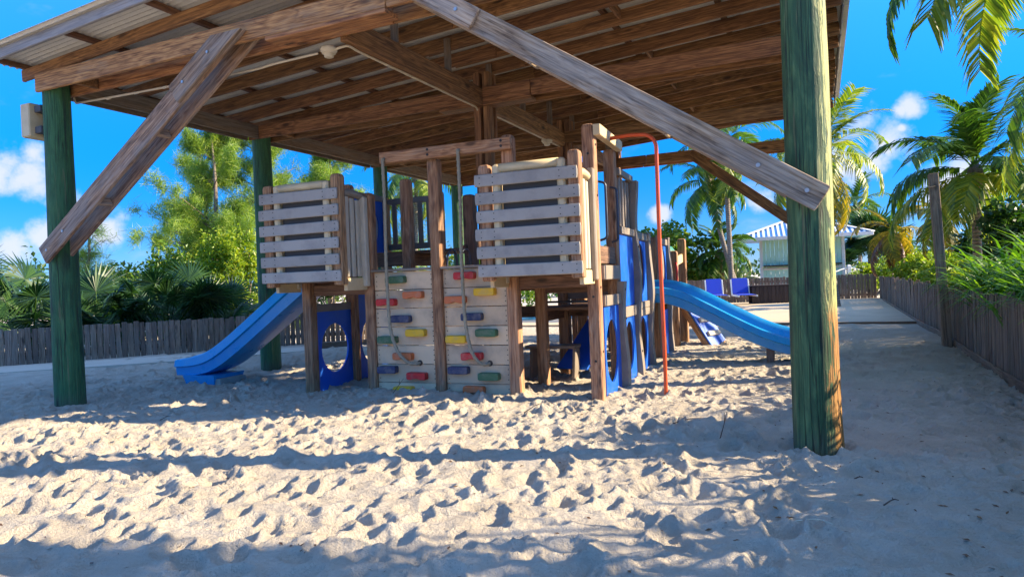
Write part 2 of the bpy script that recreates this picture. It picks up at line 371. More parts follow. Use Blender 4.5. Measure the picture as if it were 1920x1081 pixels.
def tube_data(pts, radii, n=10, cap=True):
    pts = [Vector(p) for p in pts]; K = len(pts)
    if not hasattr(radii, '__len__'): radii = [radii]*K
    v, f = [], []; prev = None
    for i, p in enumerate(pts):
        t = (pts[min(i+1, K-1)] - pts[max(i-1, 0)]).normalized()
        if prev is None:
            a = Vector((0, 0, 1)) if abs(t.z) < .9 else Vector((1, 0, 0)); u = t.cross(a).normalized()
        else:
            u = prev - t*prev.dot(t); u.normalize()
        prev = u; q = t.cross(u)
        for k in range(n):
            a = 2*PI*k/n; v.append(p + (u*math.cos(a) + q*math.sin(a))*radii[i])
    for i in range(K-1):
        for k in range(n):
            j = (k+1) % n; f.append((i*n+k, i*n+j, (i+1)*n+j, (i+1)*n+k))
    if cap: f.append(tuple(reversed(range(n)))); f.append(tuple((K-1)*n+k for k in range(n)))
    return v, f
class MB:
    def __init__(s): s.v, s.f = [], []
    def add(s, v, f):
        o = len(s.v); s.v += [tuple(p) for p in v]; s.f += [tuple(i+o for i in q) for q in f]; return s
    def tube(s, pts, r, n=8): return s.add(*tube_data(pts, r, n))
    def box(s, c, d, mat3=None):
        v = [Vector((x*d[0]/2, y*d[1]/2, z*d[2]/2)) for x in (-1, 1) for y in (-1, 1) for z in (-1, 1)]
        if mat3 is not None: v = [mat3 @ p for p in v]
        v = [p + Vector(c) for p in v]
        return s.add(v, [(0, 1, 3, 2), (4, 6, 7, 5), (0, 4, 5, 1), (2, 3, 7, 6), (0, 2, 6, 4), (1, 5, 7, 3)])
    def disc(s, c, nrm, r, h=.006, n=8):
        c = Vector(c); nrm = Vector(nrm).normalized(); return s.tube([c - nrm*.002, c + nrm*h], r, n)
    def build(s, name, mat, parent=None, mw=None, smooth=False):
        return link(name, mesh_py(name, s.v, s.f, smooth), mat, parent, mw)
def smooth_path(pts, n=8):
    pts = [np.array(p, float) for p in pts]; P = [2*pts[0]-pts[1]] + pts + [2*pts[-1]-pts[-2]]; out = []
    for i in range(1, len(P)-2):
        for k in range(n):
            t = k/n; a, b_, c, d = P[i-1:i+3]
            out.append(.5*((2*b_)+(-a+c)*t+(2*a-5*b_+4*c-d)*t*t+(-a+3*b_-3*c+d)*t**3))
    out.append(pts[-1]); return [Vector(p) for p in out]

# ------------------------------------------------------------------ frames of reference
P1 = Vector((-5.58, 8.53, 0)); AS = math.radians(24.3)
e1 = Vector((math.cos(AS), -math.sin(AS), 0)); e2 = Vector((math.sin(AS), math.cos(AS), 0)); ZZ = Vector((0, 0, 1))
def S(s, t, z): return P1 + e1*s + e2*t + ZZ*z
Q0 = Vector((.90, 7.46, 0)); AG = math.radians(21.5)
g1 = Vector((math.cos(AG), -math.sin(AG), 0)); g2 = Vector((math.sin(AG), math.cos(AG), 0))
def G(a, b, z): return Q0 + g1*a + g2*b + ZZ*z

# ------------------------------------------------------------------ ground
x_f = np.arange(-7.2, 6.4, .0205); y_f = np.concatenate([np.arange(2.3, 7.0, .0165), np.arange(7.0, 10.2, .026)])
def tail(start, end, d0, g):
    out, p, d = [], start, d0
    while p < end: d *= g; p += d; out.append(p)
    return np.array(out)
xs = np.concatenate([-tail(7.2, 600, .03, 1.09)[::-1], x_f, tail(6.4, 600, .03, 1.09)])
ys = np.concatenate([2.3 - tail(0, 400, .03, 1.16)[::-1], y_f, tail(10.2, 900, .024, 1.04)])
# footprint height field
hx0, hx1, hy0, hy1, hr = -9.0, 9.0, 1.5, 18.0, .014
nx, ny = int((hx1-hx0)/hr), int((hy1-hy0)/hr)
H = np.zeros((ny, nx), np.float32)
def vnoise(nx, ny, cell, seed):
    r = np.random.default_rng(seed); gx, gy = int(nx/cell)+3, int(ny/cell)+3; g = r.random((gy, gx)).astype(np.float32)
    X = np.arange(nx)/cell; Y = np.arange(ny)/cell; ix = X.astype(int); iy = Y.astype(int); fx = X-ix; fy = Y-iy
    fx = fx*fx*(3-2*fx); fy = fy*fy*(3-2*fy)
    a = g[np.ix_(iy, ix)]; b_ = g[np.ix_(iy, ix+1)]; c = g[np.ix_(iy+1, ix)]; d = g[np.ix_(iy+1, ix+1)]
    return (a*(1-fx)+b_*fx)*(1-fy)[:, None] + (c*(1-fx)+d*fx)*fy[:, None] - .5
for cell, amp, sd in ((86, .045, 1), (32, .026, 2), (15, .018, 3)): H += amp*vnoise(nx, ny, cell, sd)
R = 26; gy, gx = np.mgrid[-R:R+1, -R:R+1].astype(np.float32)*hr
fr = np.random.default_rng(11)
for k in range(15000):
    cx = fr.uniform(hx0+.6, hx1-.6); cy = fr.uniform(hy0+.6, hy1-.6)
    if cy > 10.5 and fr.random() < .5: continue
    a = fr.normal(.6, 1.0); L = .042+.098*fr.random()**1.7; Wd = L*fr.uniform(.45, .75); d = Wd*fr.uniform(.34, .95)
    u = gx*math.cos(a)+gy*math.sin(a); v = -gx*math.sin(a)+gy*math.cos(a)
    rr = np.sqrt((u/L)**2+(v/Wd)**2)
    pit = np.where(rr < 1, -(1-rr**2)**.7, 0)*d
    rim = np.exp(-((rr-1.2)/.22)**2)*d*.40*np.clip(1+.7*u/L, 0, 2)
    wt = np.clip(1.35-rr, 0, 1)*.58
    i, j = int((cy-hy0)/hr), int((cx-hx0)/hr)
    if R <= i < ny-R-1 and R <= j < nx-R-1:
        sub = H[i-R:i+R+1, j-R:j+R+1]; sub *= (1-wt); sub += pit+rim
H += .011*vnoise(nx, ny, 6, 4) + .012*vnoise(nx, ny, 3, 5) + .009*vnoise(nx, ny, 2, 9) - .035*np.abs(vnoise(nx, ny, 18, 6)) - .022*np.abs(vnoise(nx, ny, 9, 8))
XX, YY = np.meshgrid(xs, ys)
fi = np.clip((YY-hy0)/hr, 0, ny-2.001); fj = np.clip((XX-hx0)/hr, 0, nx-2.001); i0 = fi.astype(int); j0 = fj.astype(int); di = fi-i0; dj = fj-j0
Z = H[i0, j0]*(1-di)*(1-dj)+H[i0+1, j0]*di*(1-dj)+H[i0, j0+1]*(1-di)*dj+H[i0+1, j0+1]*di*dj
fade = np.clip(1-(np.abs(XX)-7.5)/1.2, 0, 1)*np.clip((17.2-YY)/3.5, 0, 1)*np.clip((YY-1.6)/.4, 0, 1)
Z = Z*fade*(1-.32*np.clip((4.9-YY)/1.2, 0, 1))
# right side's relief flattened to imitate soft shade; sand banked against the climbing wall
Z *= 1 - .35*np.clip((XX-1.4)/1.5, 0, 1)
def bank(a, b, rad, h):
    p = G(a, b, 0); return h*np.exp(-(((XX-p.x)**2+(YY-p.y)**2)/rad**2))
Z += bank(-1.9, -.25, .9, .05) + bank(-2.6, -.1, .7, .02) + bank(-1.2, -.3, .6, .0) - bank(-3.4, .3, .5, .05)
Z += .05*np.clip((XX-4.5)/3, 0, 1)*np.clip((YY-4)/4, 0, 1)*fade
def ground_z(x, y):
    i = int(np.clip(np.searchsorted(ys, y), 1, len(ys)-1)); j = int(np.clip(np.searchsorted(xs, x), 1, len(xs)-1)); return float(Z[i, j])
nX, nY = len(xs), len(ys)
idx = np.arange(nX*nY).reshape(nY, nX)
quads = np.stack([idx[:-1, :-1], idx[:-1, 1:], idx[1:, 1:], idx[1:, :-1]], -1).reshape(-1, 4)
gme = mesh_np('sand_ground', np.stack([XX, YY, Z], -1).reshape(-1, 3), quads, True)
tag(link('sand_ground', gme, M['sand']), 'pale trampled coral sand', kind='structure')

def slab(name, poly, z0, z1, mat, kind='structure'):
    n = len(poly); v = [(x, y, z0) for x, y in poly]+[(x, y, z1) for x, y in poly]
    f = [tuple(range(n, 2*n)), tuple(reversed(range(n)))]+[(i, (i+1) % n, n+(i+1) % n, n+i) for i in range(n)]
    o = link(name, mesh_py(name, v, f), mat)
    if kind: o['kind'] = kind
    return o
slab('path', [(-14, 11.0), (-6.2, 13.45), (-4.3, 14.5), (-4.6, 15.5), (-7.2, 14.6), (-14, 12.6)], -.3, .014, M['path'])
slab('patio', [(9.25, 15.25), (15.0, 27.9), (16, 33), (-14, 38), (-9, 24), (-2, 20.4)], -.3, .05, M['patio'])
pool = slab('pool_water', [(-4.5, 22.6), (7.2, 21.2), (8.1, 24.6), (-3.6, 26.0)], .0, .056, M['water'])
beam('timber_edging', (9.3, 15.1, -.015), (4.0, 17.45, -.015), .12, .14, M['pole_wood'])['kind'] = 'structure'
beam('timber_edging', (-2.6, 16.0, .04), (-4.5, 15.0, .05), .14, .14, M['pole_wood'])['kind'] = 'structure'

# ------------------------------------------------------------------ the pavilion
pav = thing('pavilion', S(4.27, 5.1, 0), 'large open timber pavilion with corrugated metal roof on green round posts over the playset', 'pavilion')
def zr(s): return 4.115+.065*s
def round_post(p, h, r0, r1, mat, lean=(0, 0), seed=0, n=40, rings=46):
    r = np.random.default_rng(seed); v, f = [], []
    ph = r.random(6)*6.28
    for k in range(rings+1):
        q = k/rings; z = -.25+q*(h+.25)
        for i in range(n):
            a = 2*PI*i/n
            rad = r0+(r1-r0)*q + .05*math.exp(-max(0, z)/.22)*max(0, math.cos(a-.2))*(.4 if seed == 4 else .0)
            rad *= 1+.012*math.sin(3*a+ph[0]+z*1.3)+.008*math.sin(7*a+ph[1]-z*2)+.010*math.sin(z*3.1+ph[2])
            if seed == 4:
                rad -= .022*math.exp(-((a-.15)/.35)**2)*(1 if 0.1 < z < 1.06 else 0)
                rad -= .010*math.exp(-((((a-5.6)+PI) % (2*PI)-PI)/.12)**2)
            v.append((rad*math.cos(a)+lean[0]*z, rad*math.sin(a)+lean[1]*z, z))
    for k in range(rings):
        for i in range(n):
            j = (i+1) % n; f.append((k*n+i, k*n+j, (k+1)*n+j, (k+1)*n+i))
    f.append(tuple(rings*n+i for i in range(n)))
    return link('round_post', mesh_py('round_post', v, f, True), mat, pav, Matrix.Translation(p))
FT = [0, 3.43, 6.86, 10.29]
for i, t in enumerate(FT):
    q = round_post(S(0, t, 0), 4.0, .172, .150, M['post_green'], (0, 0), seed=20+i)
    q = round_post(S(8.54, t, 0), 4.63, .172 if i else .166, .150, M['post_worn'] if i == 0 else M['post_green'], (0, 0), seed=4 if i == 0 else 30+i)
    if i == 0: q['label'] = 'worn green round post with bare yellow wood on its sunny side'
# tie beams: two boards either side of each post row
for i, t in enumerate(FT):
    z0 = 3.96
    fm = M['beam'] if i == 0 else M['rafter']
    for sgn in (-1, 1):
        tt = t+sgn*.172
        cut = 5.05 if sgn < 0 else 4.9
        beam('tie_beam', S(-.10, tt, z0), S(cut-.004, tt, z0), .045, .215, fm, pav)
        beam('tie_beam', S(cut+.004, tt, z0), S(8.64, tt, z0), .045, .215, fm, pav)
    if i < 2:
        beam('splice_board', S(3.6, t-.09, z0-.132), S(5.05, t-.09, z0-.132), .22, .042, M['beam'] if i == 0 else M['rafter'], pav)
    beam('blocking', S(.55, t, z0-.01), S(.60, t, z0-.01), .29, .17, M['rafter'], pav)
# side beams and centre beam run from frame to frame
for i in range(3):
    a, b_ = FT[i]+.20, FT[i+1]-.20
    for s_ in (-.12, .12):
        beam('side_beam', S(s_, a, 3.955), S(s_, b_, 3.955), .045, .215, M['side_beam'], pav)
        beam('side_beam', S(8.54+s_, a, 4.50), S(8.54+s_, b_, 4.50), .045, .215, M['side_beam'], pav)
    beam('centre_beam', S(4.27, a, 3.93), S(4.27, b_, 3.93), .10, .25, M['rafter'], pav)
for t in FT[1:]:
    for d in (-.075, .075):
        beam('centre_post', S(4.27+d, t-.08, -.2), S(4.27+d, t-.08, 4.30), .13, .10, M['rafter'], pav, up=e1)
        beam('centre_post', S(4.27+d, t+.08, 3.2), S(4.27+d, t+.08, 4.30), .045, .10, M['rafter'], pav, up=e1)
beam('king_stub', S(4.40, 0, 4.05), S(4.40, 0, 4.38), .09, .14, M['brace'], pav, up=e1)
# rafters, each of two boards lapped over the centre beam
rt = [-.05+.612*k for k in range(18)]
rr_ = np.random.default_rng(3)
for k, t in enumerate(rt):
    j = rr_.normal(0, .012)
    hgt = .145 if k == 0 else .185; lift = .145-hgt
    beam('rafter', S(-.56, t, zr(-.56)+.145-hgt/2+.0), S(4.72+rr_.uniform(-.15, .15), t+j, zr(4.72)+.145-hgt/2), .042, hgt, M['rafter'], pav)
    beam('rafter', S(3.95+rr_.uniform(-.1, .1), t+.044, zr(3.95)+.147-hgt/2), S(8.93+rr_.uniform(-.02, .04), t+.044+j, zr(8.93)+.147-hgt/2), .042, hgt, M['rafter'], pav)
    if 0 < k and k % 2 == 0:
        beam('cripple_block', S(4.27, t-.045, 4.058), S(4.27, t-.045, zr(4.27)+.10), .04, .09, M['side_beam'], pav, up=e1)
    if k % 3 == 1: beam('rafter_block', S(6.4, t+.07, zr(6.4)+.07), S(6.4, t+.60, zr(6.4)+.07), .04, .13, M['rafter'], pav)
    # tails on the high eave, seen edge on past the worn post
    beam('eave_board', S(8.985, t-.28, zr(8.985)+.13), S(8.985+rr_.uniform(-.008, .008), t+.325, zr(8.985)+.13+rr_.uniform(-.02, .02)), .022, .20+rr_.uniform(-.02, .02), M['barge'], pav)
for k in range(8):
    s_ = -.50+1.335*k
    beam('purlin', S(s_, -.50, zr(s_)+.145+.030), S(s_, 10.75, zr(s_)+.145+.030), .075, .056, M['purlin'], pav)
beam('barge_rafter', S(-.62, -.51, zr(-.62)+.142), S(3.4, -.51, zr(3.4)+.142), .045, .12, M['barge'], pav)
beam('barge_rafter', S(3.41, -.51, zr(3.41)+.142), S(8.98, -.51, zr(8.98)+.142), .045, .12, M['barge'], pav)
# corrugated sheets, ridges up the slope
per, wid = .076, .836
for k in range(14):
    t0 = -.62+k*.80; cnt = int(wid/per)*6+1; v, f = [], []
    for q, s_ in enumerate((-.72, 2.4, 5.6, 9.08)):
        for i in range(cnt):
            tt = t0+i*per/6; zz = zr(s_)+.145+.077+.018*math.sin(2*PI*i/6)+(k % 2)*.004
            v.append(S(s_, tt, zz))
    for q in range(3):
        for i in range(cnt-1): f.append((q*cnt+i, q*cnt+i+1, (q+1)*cnt+i+1, (q+1)*cnt+i))
    o = link('roof_sheet', mesh_py('roof_sheet', [p-S(0, t0, 4.3) for p in v], f, False), M['sheet'], pav, Matrix.Translation(S(0, t0, 4.3)))
    sm = o.modifiers.new('solid', 'SOLIDIFY'); sm.thickness = .0015
# knee braces: pairs of planks with spacer blocks, on the front frame and the rear right
def cut_plank(name, p0, p1, w_, h, mat, up, k0=0, k1=0):
    mw, L = frame(p0, p1, up); me = box_mesh(L, w_, h).copy()
    for v in me.vertices:
        if v.co.x > L/2-.02: v.co.x += k1*v.co.z
        if v.co.x < -L/2+.02: v.co.x += k0*v.co.z
    return link(name, me, mat, pav, mw)
def brace(s0, z0, s1, z1, t, mat, width, scab=True, back=.0, flat=False):
    d = Vector((s1-s0, z1-z0)).normalized()
    upv = (e1*(-d.y)+ZZ*d.x); upv = upv if upv.z > 0 else -upv
    for sgn in (-1, 1):
        tt = t-.218 if sgn < 0 else t+back
        kk = -(abs(d.x)/d.y)*(1 if upv.dot(e1) < 0 else -1)*(-1 if upv.dot(e1) > 0 else 1) if flat else 0
        cut_plank('brace_plank', S(s0, tt, z0), S(s1, tt, z1), .045, width, mat, upv, 0, kk)
        if scab and sgn < 0:
            L = Vector((s1-s0, z1-z0)).length
            cut_plank('scab_plank', S(s1-d.x*.95, tt-.047, z1-d.y*.95), S(s1, tt-.047, z1), .042, width*.97, mat, upv, 0, kk)
            mb = MB()
            for u in (.12, .5, L-.75, L-.3):
                dd = .047 if u > L-1 else 0
                mb = MB(); mb.tube([S(s0+d.x*u, tt-.02-dd, z0+d.y*u), S(s0+d.x*u, tt-.034-dd, z0+d.y*u)], .016, 8)
                mb.build('bolt_head', M['galv'], pav)
    for u in (.3, .62):
        p = S(s0+(s1-s0)*u, t, z0+(z1-z0)*u)
        beam('spacer_block', p-e2*.194-upv*.05, p+e2*(back-.024)-upv*.05, .045, .12, mat, pav, up=upv)
brace(-.04, 1.84, 3.16, 3.955, 0, M['brace'], .235, flat=True)
brace(8.63, 1.79, 5.20, 4.06, 0, M['brace_silver'], .195)
brace(8.75, 1.80, 6.05, 3.98, 10.29, M['rafter'], .21, scab=False)

# conduit, light and box are fixtures of their own
mb = MB()
pts = smooth_path([S(.0, .22, 3.87), S(.02, .23, 3.80), S(.12, .24, 3.79), S(1.0, .24, 3.765), S(2.0, .24, 3.745), S(3.0, .24, 3.73), S(3.3, .24, 3.745), S(3.9, .24, 3.755)], 6)
mb.tube(pts, .013, 8)
pts2 = smooth_path([S(4.1, .24, 3.755), S(4.2, .25, 3.77), S(4.25, .30, 3.785), S(4.22, .5, 3.795), S(4.21, .8, 3.80), S(4.21, 1.2, 3.80), S(4.21, 2.0, 3.80), S(4.21, 2.8, 3.80), S(4.21, 3.2, 3.80), S(4.20, 3.35, 3.755), S(4.16, 3.75, 3.755), S(4.20, 3.95, 3.80), S(4.21, 4.4, 3.80), S(4.21, 5.4, 3.80), S(4.21, 6.7, 3.80)], 6)
mb.tube(pts2, .013, 8)
for u in (.6, 1.1, 1.6, 2.1, 2.6): mb.tube([S(u, .24, 3.775-.015*u), S(u+.06, .24, 3.775-.015*u)], .0165, 8)
for u in np.arange(1.0, 6.6, .42): mb.tube([S(4.21, u, 3.80), S(4.21, u+.05, 3.80)], .0165, 8)
tag(mb.build('conduit', M['conduit'], smooth=True), 'cream plastic conduit strapped under the front beam and centre beam', 'conduit')
def fixture(p, sc, label):
    t = thing('ceiling_light', p, label, 'light', 'round cream junction lights')
    pr = [(0, .04), (.06, .04), (.075, .03), (.075, 0), (.062, -.006), (.062, -.02), (.042, -.024), (.042, -.05), (.03, -.056), (0, -.058)]
    for nm, lo, hi in (('base', 0, 6), ('lamp_cap', 5, 10)):
        v, f = [], []; q = pr[lo:hi]
        for r_, z in q: v += [p+Vector((r_*sc*math.cos(a*PI/10), r_*sc*math.sin(a*PI/10), z*sc)) for a in range(20)]
        for k in range(len(q)-1):
            for i in range(20): j = (i+1) % 20; f.append((k*20+i, (k+1)*20+i, (k+1)*20+j, k*20+j))
        link(nm, mesh_py(nm, [x-p for x in v], f, True), M['conduit'], t, Matrix.Translation(p))
fixture(S(4.04, .24, 3.75), 1.15, 'round cream junction light below the splice board of the front beam')
fixture(S(4.21, 6.0, 3.78), 1.3, 'small cream junction light far along the centre beam')
bx = thing('floodlight_box', S(-.28, -.02, 3.55), 'pale boxy fixture bracketed to the top of the left green post', 'fixture')
p = S(-.34, -.02, 0)
beam('housing', p+ZZ*3.34+e1*-.03, p+ZZ*3.76+e1*-.03, .30, .17, M['cream'], bx, up=e1, ch=.012)
for z in (3.42, 3.68): beam('bracket', S(-.26, -.02, z), S(-.13, -.02, z), .20, .085, M['dark_panel'], bx)

# ------------------------------------------------------------------ playset
play = thing('playset', G(-1.9, .5, 0), 'timber climbing playset with two slatted bays, coloured climbing wall and blue slides', 'playset')
PW = .135
def ppost(a, b, top, mat=None, w_=PW, z0=-.25, parent=play):
    return beam('post', G(a, b, z0), G(a, b, top), w_, w_, mat or M['play_post'], parent, up=g2, ch=.012, dome=.035)
for a, b, top in [(0, 0, 2.98), (0, .95, 2.86), (-.95, 0, 2.97), (-1.9, -.01, 2.80), (-2.85, 0, 2.47), (-3.8, 0, 2.45), (-3.8, .95, 2.77), (-2.85, .95, 2.76),
                  (-.95, .95, 2.35), (-3.8, 1.9, 2.68), (-2.85, 1.9, 2.70), (0, 1.9, 2.60), (-.95, 1.9, 1.75), (0, 2.85, 1.90), (0, 3.8, 1.92),
                  (0, 4.75, 1.92), (-.95, 2.85, 1.8), (-.95, 4.75, 1.85), (-.95, 3.8, 1.3)]:
    ppost(a, b, top)
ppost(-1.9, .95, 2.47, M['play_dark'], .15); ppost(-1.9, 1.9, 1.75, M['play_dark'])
# rope beam
rb = beam('rope_beam', G(-2.56, -.125, 2.845), G(-.86, -.125, 2.845), .09, .135, M['play_post'], play)
for a in (-1.90, -.97):
    for z in (2.88, 2.82):
        mb = MB(); mb.disc(G(a, -.170, z), -g2, .016); mb.build('bolt_head', M['bolt'], play)
# climbing wall: two panels of boards
for (pa0, pa1, hl, pal) in [(-2.79, -1.96, [('green', 742, 524), ('orange', 775, 552), ('red', 725, 566), ('navy', 752, 597), ('yellow', 780, 623), ('green', 727, 636), ('orange', 756, 667), ('navy', 727, 692), ('red', 782, 704), ('yellow', 757, 730)], 'left'),
                            (-1.84, -1.01, [('red', 871, 516), ('yellow', 909, 546), ('orange', 854, 561), ('navy', 885, 593), ('green', 912, 623), ('yellow', 856, 635), ('red', 885, 667), ('navy', 860, 693), ('green', 917, 705), ('orange', 889, 730)], 'right')]:
    ca = (pa0+pa1)/2
    wall = node('climbing_wall', G(ca, 0, 0), play)
    bh = .226; sc = MB()
    for k in range(7):
        z1 = 1.475-k*bh; z0 = z1-bh+.007
        beam('board', G(pa0, -.01+random.uniform(-.003, .003), (z0+z1)/2), G(pa1, -.01, (z0+z1)/2+random.uniform(-.002, .002)), .03, bh-.007, M['wall_board'], wall, ch=.004)
        for aa in (pa0+.035, pa1-.035):
            for zz in (z0+.05, (z0+z1)/2, z1-.05): sc.disc(G(aa, -.027, zz), -g2, .0065, .003, 6)
    o = sc.build('screw', M['bolt'], wall); o['kind'] = 'stuff'
    beam('cap_board', G(pa0-.02, -.02, 1.495), G(pa1+.02, -.02, 1.495), .11, .03, M['grey_board'], wall)
    for (cn, x, y) in hl:
        u = x-960+.04*(540-y); a = 0
        q = u/1280; p = G(0, -.06, 0)
        a = (q*p.y-p.x)/(g1.x-q*g1.y); pp = G(a, -.06, 0)
        z = 1.3+(540-y-.04*(x-960)-13)*pp.y/1280
        wd, hh, dp = .262, .088, .085
        # rounded brick, a scooped lip at the bottom on some
        nseg = 10; v, f = [], []
        outline = []
        for cx_, cz_, a0 in ((wd/2-.022, hh/2-.022, 0), (-wd/2+.022, hh/2-.022, 90), (-wd/2+.022, -hh/2+.022, 180), (wd/2-.022, -hh/2+.022, 270)):
            for s_ in range(4):
                an = math.radians(a0+s_*30); outline.append((cx_+.022*math.cos(an), cz_+.022*math.sin(an)))
        if cn in ('orange', 'red'):
            k = 12
            outline[k:k] = [(-wd*.28, -hh/2), (-wd*.12, -hh/2+.012), (0, -hh/2+.017), (wd*.12, -hh/2+.012), (wd*.28, -hh/2)]
        n = len(outline)
        for dd, sc_ in ((0, 1.0), (dp-.012, 1.0), (dp-.003, .975), (dp, .93)):
            v += [(ox*sc_, -dd, oz*(sc_ if sc_ == 1 else 1-(1-sc_)*2)) for ox, oz in outline]
        for r_ in range(3):
            for i in range(n): j = (i+1) % n; f.append((r_*n+i, r_*n+j, (r_+1)*n+j, (r_+1)*n+i))
        f.append(tuple(3*n+i for i in range(n)))
        mw = Matrix.Translation(G(a, -.026, z)) @ Matrix.Rotation(-AG, 4, 'Z') @ Matrix.Rotation(random.uniform(-.02, .02), 4, 'Y')
        o = link('climbing_hold', mesh_py('climbing_hold', v, f), M['hold_'+cn], wall, mw)
        o['label'] = cn+' climbing hold'
# ropes
def rope(pts, r=.0195):
    P = smooth_path(pts, 26); v, f = [], []; n = 9; L = 0
    for i, p in enumerate(P):
        if i: L += (p-P[i-1]).length
        t = (P[min(i+1, len(P)-1)]-P[max(i-1, 0)]).normalized(); u = t.cross(g2).normalized(); q = t.cross(u)
        for k in range(n):
            a = 2*PI*k/n; rad = r*(1+.20*math.cos(3*a-L*85)); v.append(p+(u*math.cos(a)+q*math.sin(a))*rad)
    for i in range(len(P)-1):
        for k in range(n): j = (k+1) % n; f.append((i*n+k, i*n+j, (i+1)*n+j, (i+1)*n+k))
    return v, f
for i, (a0, a1) in enumerate(((-2.49, -2.22), (-1.49, -1.30))):
    pts = [G(a0, -.06, 2.83), G(a0, -.185, 2.82), G(a0, -.20, 2.76), G(a0+.004, -.20, 2.2), G(a0-.004, -.21, 1.6), G(a0+.002, -.21, 1.1), G(a0+.02, -.21, .78), G(a0+(a1-a0)*.35, -.19, .52), G(a0+(a1-a0)*.72, -.14, .385), G(a1, -.08, .36), G(a1+.03, -.01, .365)]
    mb = MB(); mb.add(*rope(pts)); mb.build('climbing_rope', M['rope'], play, smooth=True)
    mb = MB(); mb.tube([G(a1+.03, -.0245, .365), G(a1+.03, -.034, .365)], .034, 14); mb.build('rope_hole_ring', M['bolt'], play)
# decks
def deck(a0, a1, b0, b1, z, along='a'):
    n = max(2, int(round((b1-b0)/.16))); st = (b1-b0)/n
    for k in range(n):
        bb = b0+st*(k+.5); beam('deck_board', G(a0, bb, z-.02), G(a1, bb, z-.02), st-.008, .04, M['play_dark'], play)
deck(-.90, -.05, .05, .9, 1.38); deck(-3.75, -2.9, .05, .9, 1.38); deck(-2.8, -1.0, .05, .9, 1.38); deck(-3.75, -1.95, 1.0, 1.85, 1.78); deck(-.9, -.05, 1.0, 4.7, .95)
for (a0, b0, a1, b1, z, hh, mt) in [(-3.73, .95, -2.92, .95, 1.67, .19, 'play_dark'), (-2.85, 1.02, -2.85, 1.83, 1.67, .19, 'play_post'), (-.9, .95, -.05, .95, 1.24, .22, 'play_dark'),
                                    (-2.78, .95, -1.97, .95, 1.27, .19, 'play_dark'), (-1.83, .95, -1.02, .95, 1.27, .19, 'play_dark'), (-.90, .02, -.05, .02, 1.28, .14, 'play_dark'),
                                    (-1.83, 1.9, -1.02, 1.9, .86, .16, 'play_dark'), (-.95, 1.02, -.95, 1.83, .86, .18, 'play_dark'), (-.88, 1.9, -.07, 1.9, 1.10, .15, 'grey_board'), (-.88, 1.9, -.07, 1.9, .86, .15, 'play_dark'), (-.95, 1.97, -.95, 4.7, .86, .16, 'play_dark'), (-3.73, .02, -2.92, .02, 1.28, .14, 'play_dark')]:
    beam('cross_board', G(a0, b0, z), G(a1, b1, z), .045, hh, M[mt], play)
# bench seen through the open bay
beam('bench_seat', G(-1.3, 1.35, .42), G(-.6, 1.35, .42), .28, .04, M['grey_board'], play)
for a in (-1.25, -.66): beam('bench_leg', G(a, 1.35, -.1), G(a+.03, 1.35, .40), .22, .04, M['grey_board'], play, up=g1)

# panels with oval openings. plane given by origin, in-plane axis ux, extends in z
def holed(name, org, ux, w_, z0, z1, hole, mat, th=.022, parent=play, nrm=None):
    nrm = nrm or ux.cross(ZZ); v, f = [], []
    if hole is None:
        c = org+ux*(w_/2); return beam(name, c-ux*(w_/2)+ZZ*((z0+z1)/2), c+ux*(w_/2)+ZZ*((z0+z1)/2), th, z1-z0, mat, parent, ch=.004)
    cx_, cz_, rx, rz = hole; n = 48; an = set(2*PI*i/n for i in range(n))
    for X_, Z_ in ((0, z0), (w_, z0), (w_, z1), (0, z1)): an.add(math.atan2(Z_-cz_, X_-cx_) % (2*PI))
    an = sorted(an); n = len(an); inn, out = [], []
    for a in an:
        c, s_ = math.cos(a), math.sin(a)
        k = 1/math.sqrt((c/rx)**2+(s_/rz)**2); inn.append((cx_+c*k, cz_+s_*k))
        ts = []
        if c > 1e-9: ts.append((w_-cx_)/c)
        if c < -1e-9: ts.append((0-cx_)/c)
        if s_ > 1e-9: ts.append((z1-cz_)/s_)
        if s_ < -1e-9: ts.append((z0-cz_)/s_)
        t = min(ts); out.append((cx_+c*t, cz_+s_*t))
    for side in (-1, 1):
        for ring in (inn, out): v += [org+ux*x+ZZ*z+nrm*(side*th/2) for x, z in ring]
    for i in range(n):
        j = (i+1) % n
        f += [(i, n+i, n+j, j), (2*n+i, 2*n+j, 3*n+j, 3*n+i), (i, j, 2*n+j, 2*n+i), (n+i, 3*n+i, 3*n+j, n+j)]
    o0 = org.copy(); return link(name, mesh_py(name, [p-o0 for p in v], f), mat, parent, Matrix.Translation(o0))
# right-hand side wall
def side(b0, b1, z0, z1, hole, mat='blue', a=.055, name='blue_panel'):
    w_ = b1-b0; return holed(name, G(a, b0, 0), g2, w_, z0, z1, hole and (hole[0]*w_, hole[1], hole[2]*w_, hole[3]), M[mat])
side(.07, .89, -.1, .98, (.47, .46, .36, .36)); side(1.02, 1.84, .93, 1.83, None); side(1.02, 1.84, -.1, .79, (.5, .42, .30, .31))
side(1.97, 2.79, .95, 1.80, (.45, 1.40, .36, .36)); side(1.97, 2.79, -.1, .79, (.5, .40, .32, .32)); side(3.87, 4.69, .95, 1.80, (.5, 1.40, .36, .36)); side(3.87, 4.69, -.1, .72, None)
for (b0, b1, z, hh) in [(.07, .89, 1.045, .12), (1.02, 1.84, .86, .13), (1.97, 2.79, .90, .09), (1.97, 2.79, .80, .10), (1.97, 2.79, 1.86, .10), (3.87, 4.69, .88, .12), (3.87, 4.69, 1.86, .10), (1.02, 1.84, 1.88, .09), (.07, .89, 1.36, .16), (1.02, 1.84, 2.60, .08)]:
    beam('side_rail', G(.075, b0, z), G(.075, b1, z), .05, hh, M['grey_board'], play)
beam('toe_board', G(.02, .07, 1.56), G(.02, .89, 1.56), .045, .20, M['play_dark'], play)
